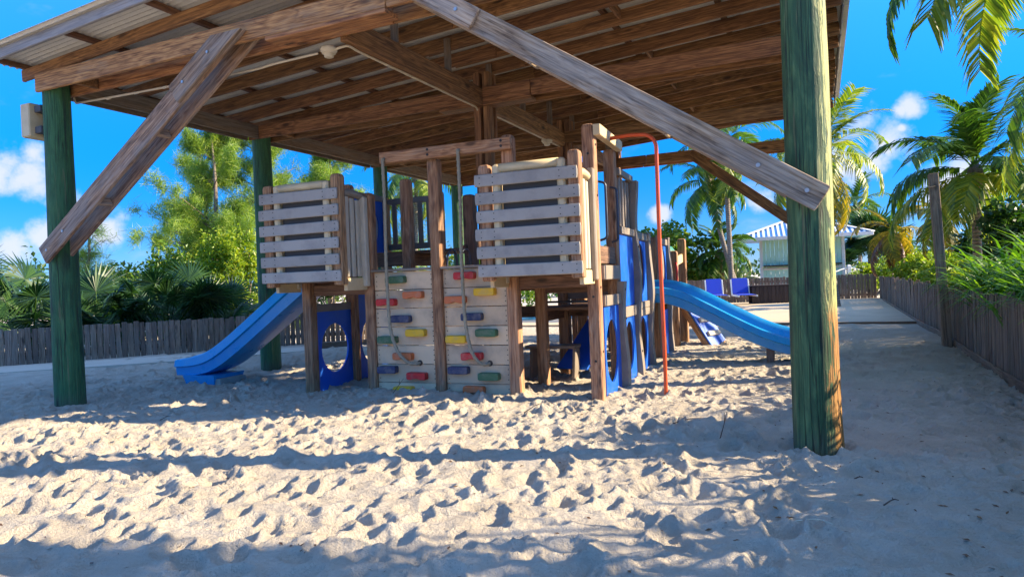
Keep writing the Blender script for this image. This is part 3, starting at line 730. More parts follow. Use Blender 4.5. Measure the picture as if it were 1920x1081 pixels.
for b in np.linspace(1.08, 1.78, 5): beam('baluster', G(.03, b, 1.94), G(.03, b, 2.55), .075, .03, M['grey_board'], play, up=g1)
# wavy grey upright boards that cover the posts
def wavy(b, z0, z1, w_=.17, ph=0, amp=.02, a=.092, th=.08):
    n = 30; v, f = [], []
    for i in range(n+1):
        z = z0+(z1-z0)*i/n; off = amp*math.sin(z*4.6+ph)
        for bb, aa in ((-w_/2, -th/2), (w_/2, -th/2), (w_/2, th/2), (-w_/2, th/2)):
            v.append(g2*(bb+off)+g1*(aa+(.016*math.sin(z*4.6+ph+.8) if aa > 0 else 0))+ZZ*z)
    for i in range(n):
        for k in range(4): j = (k+1) % 4; f.append((i*4+k, i*4+j, (i+1)*4+j, (i+1)*4+k))
    f += [(3, 2, 1, 0), tuple(n*4+k for k in range(4))]
    link('wavy_board', mesh_py('wavy_board', v, f), M['grey_board'], play, Matrix.Translation(G(a, b, 0)))
wavy(.95, -.1, 1.25, ph=.3); wavy(1.9, -.1, 2.58, ph=1.2, w_=.15); wavy(2.85, -.1, 1.93, ph=2.2); wavy(3.8, -.1, 1.95, ph=.6, w_=.14); wavy(4.75, -.1, 1.95, ph=1.9)
mb = MB()
for b, zs_ in ((.95, (.2, .8, 1.15)), (1.9, (.3, 1.1, 1.7)), (2.85, (.3, 1.1, 1.7)), (4.75, (.3, 1.2))):
    for z in zs_: mb = MB(); mb.disc(G(.132, b, z), g1, .014); mb.build('bolt_head', M['bolt'], play)
for z in (.5, 1.2, 2.2, 2.75): mb = MB(); mb.disc(G(.068, 0, z), g1, .014); mb.build('bolt_head', M['bolt'], play); mb = MB(); mb.disc(G(0, -.068, z-.1), -g2, .014); mb.build('bolt_head', M['bolt'], play)
# fireman pole, its bar and hand loops
beam('pole_bar', G(.10, -.06, 2.90), G(.10, 1.05, 2.90), .085, .12, M['cream'], play)
pts = [G(.12, .42, 2.88), G(.35, .38, 2.885), G(.50, .35, 2.87)]
for k in range(6):
    an = math.radians(15+k*15); pts.append(G(.50+.17*math.sin(an), .35-.03*math.sin(an), 2.70+.17*math.cos(an)))
pts += [G(.67, .32, 2.5), G(.67, .31, 1.5), G(.68, .30, .6), G(.68, .30, -.2)]
mb = MB(); mb.tube(smooth_path(pts, 5), .0215, 14); mb.build('fire_pole', M['pole_red'], play, smooth=True)
for b in (.22, .78):
    mb = MB(); mb.tube(smooth_path([G(.03, b, 1.72), G(.10, b, 1.75), G(.11, b, 1.85), G(.11, b, 2.25), G(.10, b, 2.35), G(.03, b, 2.38)], 6), .014, 10); mb.build('hand_rail', M['steel'], play, smooth=True)
for a in (-1.80, -1.62):
    mb = MB(); mb.tube(smooth_path([G(a, .03, 1.5), G(a, .05, 1.62), G(a, .12, 1.70), G(a, .25, 1.69), G(a, .30, 1.55), G(a, .31, 1.40)], 6), .013, 8); mb.build('hand_rail', M['steel'], play, smooth=True)
for z in (1.02, 1.16, 1.28):
    mb = MB(); mb.tube([G(-.9, .98, z), G(-.05, .98, z)], .014, 8); mb.build('ladder_rung', M['steel'], play, smooth=True)

# projecting bays with six grey slats
def bay(a0, a1, b0=-.60, zb=1.36):
    ca = (a0+a1)/2; by = node('slatted_bay', G(ca, b0, zb), play); sc = MB()
    for k in range(6):
        z = zb+.06+k*.1905
        o = beam('slat', G(a0-.045+random.uniform(-.012, .012), b0-.052, z+random.uniform(-.004, .004)), G(a1+.03+random.uniform(-.012, .012), b0-.052, z+random.uniform(-.004, .004)), .028, .128, M['slat'], by, ch=.008)
        for aa in (a0+.02, a0+.17, a1-.17, a1-.02):
            for dz in (-.03, .03): sc.disc(G(aa, b0-.067, z+dz), -g2, .006, .003, 6)
    o = sc.build('screw', M['bolt'], by); o['kind'] = 'stuff'
    for a, top in ((a0+.05, zb+1.19), (a1-.03, zb+1.25)):
        beam('bay_post', G(a, b0+.035, zb-.05), G(a, b0+.035, top), .125, .125, M['play_post'], by, up=g2, ch=.012, dome=.03)
    for a in (a0+.19, a1-.165):
        beam('cream_post', G(a, b0+.02, zb), G(a, b0+.02, zb+1.18), .09, .11, M['cream'], by, up=g2, ch=.022)
    mb = MB(); mb.tube([G(a0+.22, b0+.02, zb+1.135), G(a1-.2, b0+.02, zb+1.135)], .052, 18); mb.build('roller', M['cream'], by, smooth=True)
    beam('backing_panel', G(a0+.24, b0+.035, zb+.52), G(a1-.21, b0+.035, zb+.52), .02, 1.06, M['dark_panel'], by)  # plain dark grey sheet close behind the slats
    deckz = zb+.03
    for k in range(4): beam('deck_board', G(a0+.06, b0+.17+k*.135, deckz-.02), G(a1-.06, b0+.17+k*.135, deckz-.02), .125, .04, M['play_dark'], by)
    # sides: bottom rail, vertical battens, curved top rail, end board
    for a, sg in ((a0+.05, -1), (a1-.02, 1)):
        beam('side_rail', G(a, b0+.10, zb-.045), G(a, -.075, zb-.045), .05, .15, M['cream'], by)
        for k in range(3):
            b = b0+.17+k*.115; beam('batten', G(a, b, zb+.04), G(a, b, zb+1.00-.012*k), .075, .03, M['sand_plastic'], by, up=g1, ch=.008)
        beam('end_board', G(a+(.035 if sg > 0 else 0), -.118, zb-.08), G(a+(.035 if sg > 0 else 0), -.118, zb+(1.12 if sg > 0 and a1 > -1 else 1.02)), .085, .075, M['grey_board'] if sg > 0 and a1 > -1 else M['sand_plastic'], by, up=g1, ch=.012)
        mb = MB(); mb.tube(smooth_path([G(a, b0+.10, zb+1.03), G(a, b0+.25, zb+1.05), G(a, -.16, zb+1.03), G(a, -.06, zb+.99)], 6), .045, 12); mb.build('curved_rail', M['cream'] if sg > 0 and a1 > -1 else M['grey_board'], by, smooth=True)
    return by
bay(-1.05, .02); bay(-3.93, -2.86, zb=1.39)
# left tower: blue side panels, bubble panel and high barrier
holed('blue_panel', G(-3.8, .07, 0), g2, .82, -.1, 1.00, (.43, .50, .30, .33), M['blue'])
beam('side_rail', G(-3.8, .07, 1.05), G(-3.8, .89, 1.05), .05, .10, M['grey_board'], play)
holed('blue_panel', G(-3.8, 1.02, 0), g2, .82, -.1, 1.20, (.41, .52, .30, .34), M['blue'])
bp = holed('bubble_panel', G(-3.8, 1.02, 0), g2, .82, 1.80, 2.60, (.41, 2.2, .29, .33), M['blue'])
mb = MB(); n = 20; v, f = [], []
for q in range(6):
    r_ = math.sin(q/5*PI/2)*.30; h_ = math.cos(q/5*PI/2)*.16
    v += [G(-3.8-h_, 1.43, 2.2)+g2*(r_*math.cos(2*PI*i/n))+ZZ*(r_*1.08*math.sin(2*PI*i/n)) for i in range(n)]
for q in range(5):
    for i in range(n): j = (i+1) % n; f.append((q*n+i, q*n+j, (q+1)*n+j, (q+1)*n+i))
mb.add(v, f); mb.build('bubble_window', plain('clouded_bubble_plastic', (.42, .44, .45), .25), bp, smooth=True)
for z in (1.90, 2.60): beam('side_rail', G(-3.73, 1.9, z), G(-2.92, 1.9, z), .05, .09, M['grey_board'], play)
beam('side_rail', G(-3.8, 1.02, 2.645), G(-3.8, 1.83, 2.645), .06, .09, M['grey_board'], play)
for a in np.linspace(-3.62, -3.02, 5): beam('baluster', G(a, 1.9, 1.94), G(a, 1.9, 2.56), .08, .03, M['grey_board'], play, up=g2)
beam('leaning_board', G(-1.95, .85, 1.72), G(-1.80, 1.6, 2.05), .05, .15, M['play_dark'], play)
# blue sloping board under the deck
beam('blue_ramp', G(-.75, 1.5, .10), G(-.45, 2.4, .80), .5, .03, M['blue'], play)

# slides: a moulded trough swept along a path
def slide(path, b, sgn, name='slide', wid=.235, wall=.205, near=1.0, far=1.0):
    P = smooth_path([(a, 0, z) for a, z in path], 7); v, f = [], []
    prof = [(-wid-.02, -.075), (-wid-.028, .055), (-wid-.062, .07), (-wid-.05, wall-.06), (-wid-.045, wall-.02), (-wid-.01, wall), (-wid+.035, wall-.02), (-wid+.055, wall-.07),
            (-wid+.075, .06), (-wid+.12, .012), (-wid*.3, 0)]
    prof = prof+[(-x, z) for x, z in reversed(prof)]
    prof += [(wid-.05, -.09), (-wid+.05, -.09)]
    n = len(prof)
    for i, p in enumerate(P):
        t = (P[min(i+1, len(P)-1)]-P[max(i-1, 0)]).normalized(); nz = Vector((-t.z, 0, t.x)); nz = nz if nz.z > 0 else -nz
        q = i/(len(P)-1); k = 1-.25*max(0, (q-.85)/.15)
        for x, z in prof:
            z2 = z*(k if z > 0 else 1)
            z2 *= (near if x < 0 else far) if z2 > .02 else 1; v.append(G(p.x+nz.x*z2, b+x, p.z+nz.z*z2))
    for i in range(len(P)-1):
        for k in range(n): j = (k+1) % n; f.append((i*n+k, i*n+j, (i+1)*n+j, (i+1)*n+k))
    f += [tuple(range(n)), tuple((len(P)-1)*n+k for k in reversed(range(n)))]
    o0 = G(path[0][0], b, path[0][1])
    return link(name, mesh_py(name, [p-o0 for p in v], f, True), M['slide_blue'], play, Matrix.Translation(o0))
def autosmooth(o, ang=50):
    me = o.data; me.polygons.foreach_set('use_smooth', np.full(len(me.polygons), True, bool))
    try: me.set_sharp_from_angle(angle=math.radians(ang))
    except Exception: pass
sl_ = slide([(-3.82, 1.42), (-4.1, 1.36), (-4.45, 1.14), (-4.95, .80), (-5.45, .47), (-5.8, .28), (-6.1, .20), (-6.48, .19)], .55, -1); autosmooth(sl_)
sl_['label'] = 'blue slide running down to the left'
v = []
for z, aw, bw in ((.08, .30, .30), (.12, .30, .30), (-.10, .24, .25)): v += [G(-6.02+x*aw, .55+y*bw, z) for x, y in ((-1, -1), (1, -1), (1, 1), (-1, 1))]
mb = MB(); mb.add(v[4:], [(0, 1, 5, 4), (1, 2, 6, 5), (2, 3, 7, 6), (3, 0, 4, 7), (3, 2, 1, 0)]); mb.build('slide_foot', M['slide_blue'], sl_)
beam('foot_slab', G(-5.97, .55, .015), G(-5.65, .55, .015), .5, .10, M['conc'], sl_)
s2_ = slide([(.0, .98), (.25, .97), (.5, .90), (.8, .75), (1.2, .53), (1.6, .33), (1.95, .21), (2.25, .17), (2.6, .17)], 3.32, 1, wid=.27, near=.75, far=1.25); autosmooth(s2_)
s2_['label'] = 'blue wavy slide running down to the right'
beam('slide_leg', G(1.72, 3.20, -.2), G(1.72, 3.20, .20), .11, .11, M['pole_wood'], s2_, up=g2)
# far corner of the playset: two posts with a red loop, teal cap and the cleated blue ramp
for a, b, top in ((.05, 5.65, 1.75), (.12, 6.3, 2.0), (-.9, 5.65, 1.75)): ppost(a, b, top, w_=.15)
mb = MB(); mb.tube(smooth_path([G(.10, 5.57, 1.0), G(.12, 5.52, 1.1), G(.12, 5.52, 1.45), G(.10, 5.57, 1.52)], 5), .018, 8); mb.build('hand_rail', plain('red_pipe', (.55, .02, .02), .35), play, smooth=True)
v = []
for z, k in ((1.72, 1), (1.84, .8), (1.90, .35)): v += [G(-.35+math.cos(i*PI/8)*.42*k, 5.95+math.sin(i*PI/8)*.42*k, z) for i in range(16)]
mb = MB(); mb.add(v, [(r_*16+i, r_*16+(i+1) % 16, (r_+1)*16+(i+1) % 16, (r_+1)*16+i) for r_ in range(2) for i in range(16)]+[tuple(32+i for i in range(16)), tuple(reversed(range(16)))]); mb.build('teal_cap', M['teal'], play)
beam('side_rail', G(.08, 5.72, 1.55), G(.12, 6.22, 1.62), .05, .16, M['cream'], play)
deck(-.9, .02, 5.55, 6.3, .95)
rv_ = g1*.53-ZZ*.90; rw_ = (g1*.42+g2*.91).normalized(); rn_ = rv_.cross(rw_).normalized(); rn_ = rn_ if rn_.z > 0 else -rn_
r0 = G(.13, 5.66, .88)
rp = beam('blue_ramp', r0+rw_*.30, r0+rw_*.30+rv_, .56, .03, M['blue'], play, up=rn_)
for q in (.02, .58): beam('ramp_stringer', r0+rw_*q-rn_*.075, r0+rw_*q+rv_*1.02-rn_*.075, .045, .11, M['play_post'], play, up=rn_)
for q in (.22, .5, .78):
    beam('ramp_cleat', r0+rv_*q+rw_*.10+rn_*.04, r0+rv_*q+rw_*.50+rn_*.04, .09, .05, M['sand_plastic'], play, up=rn_)

# ------------------------------------------------------------------ fences
def fence(name, pts, h, label, step=.115, lean=.02, seed=0, gap=.005, base=.0, rails=True):
    r = np.random.default_rng(seed)
    p0, p1 = Vector((*pts[0], 0)), Vector((*pts[1], 0)); d = (p1-p0); L = d.length; d.normalize(); nrm = Vector((-d.y, d.x, 0)); nrm = nrm if nrm.dot((p0+p1)/2) > 0 else -nrm
    t = thing(name, p0, label, 'fence'); x = 0
    vars_ = []
    for k in range(6):
        hh = h*(1+r.uniform(-.05, .04)); ww = step-gap
        vars_.append(with_mat(box_mesh(hh+.25, .02, ww*(1+r.uniform(-.12, .03)), .004), M['fence']))
    k = 0
    while x < L and k < 299:
        p = p0+d*(x+step/2)
        mw, _ = frame(p-ZZ*.25, p+ZZ*h, d)
        mw = mw @ Matrix.Rotation(r.normal(0, lean*.5), 4, 'Y') @ Matrix.Rotation(r.normal(0, .012), 4, 'Z')
        mw.translation += nrm*r.normal(0, .004)+ZZ*(base+r.normal(0, .008))
        link('plank', vars_[int(r.integers(6))], None, t, mw)
        x += step; k += 1
    if rails:
        for z in (.2, h-.15): beam('rail', p0+nrm*.04+ZZ*(z+base), p1+nrm*.04+ZZ*(z+base), .04, .09, M['fence'], t)
    return t
lf = fence('plank_fence', [(-12.5, 12.75), (-6.2, 15.95)], .74, 'weathered plank fence behind the left slide, below the fan palms', seed=1)
lf2 = fence('plank_fence', [(-6.2, 15.97), (-.6, 17.6)], .78, 'weathered plank fence seen below the left bay beyond the blue panels', seed=2)
rf = fence('plank_fence', [(3.1, 2.6), (14.85, 27.6)], .93, 'long weathered plank fence receding under the strap-leaved plants', seed=3, step=.098, gap=.006)
x = 0; d = Vector((14.85-3.1, 27.6-2.6, 0)).normalized(); nl = Vector((-d.y, d.x, 0))
for k in range(14):
    q = Vector((3.1, 2.6, 0))+d*(1.8*k)
    beam('fence_post', q-nl*.055-ZZ*.2, q-nl*.055+ZZ*.97, .07, .07, M['fence'], rf, up=d)
    beam('kick_board', q+nl*.035+ZZ*(.035+ground_z(q.x, q.y)), q+d*1.79+nl*.035+ZZ*(.035+ground_z(q.x+d.x*1.8, q.y+d.y*1.8)), .03, .13, M['pole_wood'], rf)
bf = fence('plank_fence', [(14.8, 27.75), (3.0, 29.6)], 1.02, 'grey plank fence across the far end behind the loungers', seed=4, step=.125)
pl = beam('pole', (6.70, 10.55, -.2), (6.66, 10.72, 2.72), .14, .13, M['pole_wood'], up=(.9, -.4, 0)); tag(pl, 'tall square grey pole standing against the plank fence', 'pole')
beam('cross_pin', (6.50, 10.60, 2.50), (6.80, 10.66, 2.53), .012, .012, M['bolt'], pl)

# ------------------------------------------------------------------ far end: loungers, cabinet, kiosk, rope posts
def lounger(p, rz, label):
    t = thing('sun_lounger', p, label, 'sun lounger', 'blue sun loungers by the far fence', rz); MW = W[t.name]
    def bm(nm, a, b_, w_, h_, mt, up=(0, 0, 1)): return beam(nm, MW @ Vector(a), MW @ Vector(b_), w_, h_, M[mt], t, up=MW.to_3x3() @ Vector(up))
    for x in (-.33, .33):
        bm('side_rail', (x, -1.2, .36), (x, .35, .36), .05, .06, 'white'); bm('back_rail', (x, .35, .36), (x, .62, .98), .05, .05, 'white')
        for y in (-1.05, .25): bm('leg', (x, y, .0), (x, y, .345), .08, .08, 'white')
    bm('seat', (0, -1.15, .40), (0, .35, .40), .60, .02, 'lounge_blue'); bm('backrest', (0, .36, .42), (0, .63, 1.02), .60, .03, 'lounge_blue')
lounger(Vector((8.95, 26.6, .05)), math.radians(-9), 'blue sun lounger with white frame nearest the dark cabinet')
lounger(Vector((8.1, 27.2, .05)), math.radians(-9), 'blue sun lounger half hidden behind the curve of the right slide')
cb = thing('cabinet', (10.5, 26.4, .05), 'low dark brown boarded cabinet in front of the far fence', 'cabinet')
dx = Vector((.985, -.16, 0))
for k in range(14): beam('board', Vector((9.45, 26.75, .05))+dx*(.15*k), Vector((9.45, 26.75, .72))+dx*(.15*k), .14, .03, M['cabinet'], cb, up=Vector((.16, .985, 0)))
beam('cabinet_top', Vector((9.36, 27.0, .745)), Vector((9.36, 27.0, .745))+dx*2.15, .55, .05, M['cabinet'], cb)
beam('cabinet_back', Vector((9.4, 27.22, .37)), Vector((9.4, 27.22, .37))+dx*2.05, .04, .68, M['cabinet'], cb)
# kiosk
kc = Vector((14.75, 35.0, 0)); ka = math.radians(-19)
ki = thing('kiosk', kc, 'mint green boarded kiosk with blue striped hip roof behind the far fence', 'kiosk', None, ka); KM = W['kiosk']
def kb(nm, a, b_, w_, h_, mt, up=(0, 0, 1), par=ki): return beam(nm, KM @ Vector(a), KM @ Vector(b_), w_, h_, M[mt], par, up=KM.to_3x3() @ Vector(up))
hw, hd, hz = 1.85, 1.7, 3.0
for k in range(18):
    x = -hw+.125+k*.2; kb('wall_board', (x, -hd, 0), (x, -hd, hz), .19, .04, 'mint', (0, 1, 0))
for k in range(17):
    y = -hd+.1+k*.2
    for sx in (-1, 1): kb('wall_board', (sx*hw, y, 0), (sx*hw, y, hz), .19, .04, 'mint', (1, 0, 0))
for x in (-hw, hw): kb('corner_trim', (x, -hd-.03, 0), (x, -hd-.03, hz), .14, .06, 'white', (0, 1, 0))
kb('counter', (-hw+.1, -hd-.18, 1.55), (hw-.1, -hd-.18, 1.55), .35, .07, 'cabinet'); kb('counter_trim', (-hw+.1, -hd-.04, 1.40), (hw-.1, -hd-.04, 1.40), .05, .10, 'white')
for z in (1.0, 1.95, 2.7): kb('vent_plate', (1.42, -hd-.03, z), (1.55, -hd-.03, z), .02, .12, 'white')
ew, ed, ez, rz_ = 3.0, 2.75, 2.92, 3.9; rx = .35
roof = [KM @ Vector(p) for p in ((-ew, -ed, ez), (ew, -ed, ez), (ew, ed, ez), (-ew, ed, ez), (-rx, 0, rz_), (rx, 0, rz_))]
kr = link('roof', mesh_py('roof', roof+[p-ZZ*.03 for p in roof], [(0, 1, 5, 4), (1, 2, 5), (2, 3, 4, 5), (3, 0, 4), (9, 8, 7, 6)]), M['roof_blue'], ki)
n = 26
for k in range(n):   # raised ribs, front slope and the two hips
    x = -ew+(k+.5)*2*ew/n; xe = x
    tt = 1 if abs(x) <= rx else (ew-abs(x))/(ew-rx)
    a = (x, -ed, ez+.02); b_ = (x, -ed+ed*tt, ez+.02+(rz_-ez)*tt)
    kb('roof_rib', a, b_, .10, .05, 'roof_white', (0, -.4, 1), kr)
for sx in (-1, 1):
    for k in range(18):
        y = -ed+(k+.5)*2*ed/18; tt = 1-abs(y)/ed
        kb('roof_rib', (sx*ew, y, ez+.02), (sx*(ew-(ew-rx)*tt), y, ez+.02+(rz_-ez)*tt), .10, .05, 'roof_white', (sx*.4, 0, 1), kr)
for sx in (-1, 1):
    kb('hip_cap', (sx*ew, -ed, ez+.04), (sx*rx, 0, rz_+.05), .26, .05, 'white')
for a, b_ in (((-ew, -ed), (ew, -ed)), ((ew, -ed), (ew, ed)), ((-ew, -ed), (-ew, ed))): kb('fascia', (*a, ez-.05), (*b_, ez-.05), .05, .16, 'white')
for k, (x, y) in enumerate(((15.4, 31.2), (17.9, 31.6))):
    t = tag(beam('bollard', (x, y, 0), (x, y, 1.45), .16, .16, M['white'], dome=.06, up=(0, 1, 0)), ['white rope bollard standing closest to the kiosk', 'white rope bollard standing among the clipped hedge'][k], 'bollard', 'white bollards carrying a rope')
mb = MB(); mb.tube(smooth_path([(13.6, 30.9, 1.2), (14.5, 31.0, 1.12), (15.4, 31.2, 1.3), (16.6, 31.4, 1.08), (17.9, 31.6, 1.3)], 6), .03, 6); tag(mb.build('rope', M['white']), 'white rope slung between the two white bollards', 'rope')

# ------------------------------------------------------------------ vegetation
def leaf_mesh(name, centers, sizes, aspect=.5, up=.35, seed=0, droop=0.0, nrm=None):
    """one small bent leaf (four-sided, folded on its midrib) per centre"""
    r = np.random.default_rng(seed); n = len(centers)
    d = r.normal(size=(n, 3)); d[:, 2] -= droop; d /= np.linalg.norm(d, axis=1)[:, None]
    k = r.normal(size=(n, 3)); k[:, 2] += up*3; s_ = np.cross(d, k); s_ /= np.linalg.norm(s_, axis=1)[:, None]+1e-9
    nn = np.cross(s_, d); L = sizes[:, None]; Wd = L*aspect
    a = centers-d*L*.5; b_ = centers+s_*Wd*.5+nn*L*.08; c = centers+d*L*.5-nn*L*.08; e = centers-s_*Wd*.5+nn*L*.08
    v = np.stack([a, b_, c, e], 1).reshape(-1, 3); f = np.arange(4*n).reshape(n, 4)
    return mesh_np(name, v, f)
def blob_points(blobs, n, seed, hollow=.55):
    r = np.random.default_rng(seed); vol = np.array([b[3]*b[4]*b[5] for b in blobs])**.7; vol /= vol.sum(); out = []
    for b, q in zip(blobs, vol):
        m_ = int(n*q)+1; d = r.normal(size=(m_, 3)); d /= np.linalg.norm(d, axis=1)[:, None]
        rad = hollow+(1-hollow)*r.random(m_)**.7; rad *= 1+.18*np.sin(d[:, 0]*7+b[0])+.16*np.sin(d[:, 2]*9+b[1]*3)+.12*r.normal(size=m_)
        p = d*rad[:, None]*np.array(b[3:6])+np.array(b[:3]); out.append(p)
    return np.concatenate(out)
def limbs(mb, base, tops, r0, seed):
    r = np.random.default_rng(seed)
    for tp in tops:
        a = Vector(base); b_ = Vector(tp); m_ = a.lerp(b_, .5)+Vector(r.normal(0, .12, 3))*(b_-a).length*.6
        mb.tube(smooth_path([a, m_, b_], 4), [r0*(1-.8*i/8) for i in range(9)], 6)
def shrub(name, x, y, rx, ry, h, n, size, mat, label, cat='shrub', seed=0, nb=9, group=None, z0=.0, aspect=.5, base=.15):
    r = np.random.default_rng(seed); t = thing(name, (x, y, 0), label, cat, group)
    blobs = []
    for k in range(nb):
        a = r.uniform(0, 2*PI); q = math.sqrt(r.random())*.75; zz = z0+h*r.uniform(base, .82); sc = r.uniform(.24, .46)*(1-.25*zz/max(h, .1))
        blobs.append((x+math.cos(a)*q*rx, y+math.sin(a)*q*ry, zz, rx*sc*1.15, ry*sc*1.15, h*sc*.62))
    pts = blob_points(blobs, n, seed+1); pts = pts[pts[:, 2] > .03]
    sz = size*np.random.default_rng(seed+2).uniform(.6, 1.35, len(pts))
    link('foliage', leaf_mesh('foliage', pts, sz, aspect, seed=seed+3), mat, t)
    mb = MB(); limbs(mb, (x, y, -.05), [Vector(b[:3]) for b in blobs], .03+.012*h, seed); mb.build('stem', M['bark'], t, smooth=True)
    return t

# --- palm fronds
def frond_mesh(L, seed, rise=.9, droop=1.5, pairs=44, ll=.5, wd=.036, hang=.5):
    r = np.random.default_rng(seed); v, f = [], []; K = 16; P = []; x = z = 0; an = rise
    for i in range(K+1):
        P.append(Vector((x, 0, z))); st = L/K; x += math.cos(an)*st; z += math.sin(an)*st; an -= droop/K*(.5+1.0*i/K)
    sway = r.normal(0, .12)
    P = [p+Vector((0, sway*(i/K)**2*L*.4, 0)) for i, p in enumerate(P)]
    for i in range(K):   # rachis
        wv = .022*(1-.8*i/K); w2 = .022*(1-.8*(i+1)/K); o = len(v)
        v += [P[i]+Vector((0, wv, 0)), P[i]-Vector((0, wv, 0)), P[i+1]-Vector((0, w2, 0)), P[i+1]+Vector((0, w2, 0))]; f.append((o, o+1, o+2, o+3))
    for q in np.linspace(.16, .995, pairs):
        i = min(K-1, int(q*K)); p = P[i].lerp(P[i+1], q*K-i); t = (P[i+1]-P[i]).normalized()
        le = ll*(math.sin(min(1, q*1.25+.12)*PI*.80)**.7)*r.uniform(.85, 1.12)+.05
        for sd in (-1, 1):
            if r.random() < .05: continue
            fwd = .55+.55*q; d = (t*fwd+Vector((0, sd, 0))*1.0+Vector((0, 0, .16-hang*.5*r.uniform(.6, 1.3)))).normalized()
            d2 = (d+Vector((0, 0, -hang*r.uniform(.8, 1.5)))).normalized()
            wv = t.cross(Vector((0, 0, 1))).cross(d); wv = d.cross(Vector((r.normal(0, .3), 0, 1))).normalized()*wd*.5
            m_ = p+d*le*.5; e = m_+d2*le*.5; o = len(v)
            v += [p+wv*.6, p-wv*.6, m_-wv, m_+wv, e-wv*.12, e+wv*.12]; f += [(o, o+1, o+2, o+3), (o+3, o+2, o+4, o+5)]
    return mesh_py('frond', v, f)
def coconut(name, base, crown, L, nf, mat, label, seed=0, tr=.11, ll=.5, group=None, elev=(-.5, 1.25), wd=.036, pairs=44, az=None, curve=(0, 0), nuts=False):
    r = np.random.default_rng(seed); base = Vector(base); crown = Vector(crown)
    t = thing(name, base, label, 'palm tree', group)
    mid = base.lerp(crown, .5)+Vector((curve[0], curve[1], 0))
    P = smooth_path([base-ZZ*.1, mid, crown], 14); rad = [tr*(1.25-.45*min(1, i/6)-.12*i/len(P)) for i in range(len(P))]
    v, f = tube_data(P, rad, 14); link('trunk', mesh_py('trunk', [p-base for p in v], f, True), M['palm_bark'], t, Matrix.Translation(base))
    v, f = tube_data([crown-ZZ*.35, crown-ZZ*.18, crown+ZZ*.05, crown+ZZ*.25], [tr*.9, tr*1.55, tr*1.2, tr*.3], 10)
    link('crownshaft', mesh_py('crownshaft', [p-crown for p in v], f, True), M['bark'], t, Matrix.Translation(crown))
    meshes = [frond_mesh(L*s_, seed*10+k, rise=ri, droop=dr, ll=ll, wd=wd, pairs=pairs, hang=hg) for k, (s_, ri, dr, hg) in enumerate([(1, .9, 1.7, .5), (.95, .6, 1.9, .7), (1.05, .35, 1.5, .9), (.9, 1.15, 1.2, .35)])]
    for i in range(nf):
        q = (i+.5)/nf; a = i*2.399+r.normal(0, .15) if az is None else az[0]+(az[1]-az[0])*((i*.618) % 1)
        el = elev[1]+(elev[0]-elev[1])*q+r.normal(0, .1)
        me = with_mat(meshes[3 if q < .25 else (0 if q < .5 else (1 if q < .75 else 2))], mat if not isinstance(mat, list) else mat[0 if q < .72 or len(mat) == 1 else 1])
        tilt = -(el-.75)*.8
        mw = Matrix.Translation(crown+ZZ*(.05-.1*q)) @ Matrix.Rotation(a, 4, 'Z') @ Matrix.Rotation(tilt, 4, 'Y') @ Matrix.Rotation(r.normal(0, .25), 4, 'X')
        link('frond', me, None, t, mw)
    if nuts:
        for k in range(5):
            a = k*1.3; v, f = tube_data([crown+Vector((math.cos(a)*.16, math.sin(a)*.16, -.02-z)) for z in (0, .05, .12, .19, .23)], [.03, .075, .085, .06, .02], 8)
            link('coconut', mesh_py('coconut', v, f, True), M['palm_gold'], t)
    return t
G2 = [M['palm_leaf'], M['palm_mix']]
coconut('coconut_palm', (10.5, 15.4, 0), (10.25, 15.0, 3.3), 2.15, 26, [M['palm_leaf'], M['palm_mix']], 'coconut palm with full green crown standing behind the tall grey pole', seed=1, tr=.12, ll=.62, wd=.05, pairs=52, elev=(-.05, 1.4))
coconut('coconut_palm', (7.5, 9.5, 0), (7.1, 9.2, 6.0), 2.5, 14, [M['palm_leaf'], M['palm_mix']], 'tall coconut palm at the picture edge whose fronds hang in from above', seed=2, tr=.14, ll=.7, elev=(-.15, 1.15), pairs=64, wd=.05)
coconut('coconut_palm', (10.2, 11.6, 0), (9.75, 11.4, 4.3), 2.1, 8, G2, 'coconut palm half cut by the picture edge below the hanging fronds', seed=3, tr=.12, ll=.55, elev=(-.3, 1.0))
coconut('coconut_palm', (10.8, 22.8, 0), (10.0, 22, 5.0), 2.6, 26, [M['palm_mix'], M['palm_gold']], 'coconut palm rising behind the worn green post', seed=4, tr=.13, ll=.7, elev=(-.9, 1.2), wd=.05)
coconut('coconut_palm', (9.4, 29.2, 0), (9.35, 29.4, 7.0), 2.7, 20, G2, 'slender pale-trunked coconut palm left of the kiosk, standing upright', seed=5, tr=.14, ll=.7, elev=(-1.0, 1.0), wd=.055, nuts=True)
coconut('coconut_palm', (10.0, 29.8, 0), (8.9, 30.4, 5.4), 2.3, 16, [M['palm_leaf'], M['palm_leaf']], 'coconut palm whose trunk leans across its neighbour left of the kiosk', seed=6, tr=.14, ll=.6, wd=.055, curve=(-.1, 0))
coconut('coconut_palm', (21, 41, 0), (20.8, 41, 5.0), 2.4, 18, [M['palm_leaf'], M['palm_leaf']], 'distant coconut palm above the right end of the kiosk roof', seed=7, tr=.15, ll=.6, wd=.07, pairs=34)
coconut('coconut_palm', (14.2, 22.4, 0), (14.0, 22.2, 2.7), 1.25, 11, [M['palm_gold']], 'yellow-fronded palm just left of the tall grey pole', seed=8, tr=.08, ll=.45, wd=.05)
coconut('coconut_palm', (14.0, 24.6, 0), (13.7, 24.5, 2.6), 1.7, 12, [M['palm_gold'], M['dead_leaf']], 'drooping gold and brown palm above the clipped hedge', seed=9, tr=.07, ll=.45, wd=.05, elev=(-.9, .7))
coconut('coconut_palm', (9.9, 31.8, 0), (9.7, 31.8, 2.2), 1.8, 22, [M['palm_leaf']], 'short bushy palm between the leaning trunks and the kiosk', seed=10, tr=.15, ll=.55, wd=.06, elev=(-.2, 1.3))
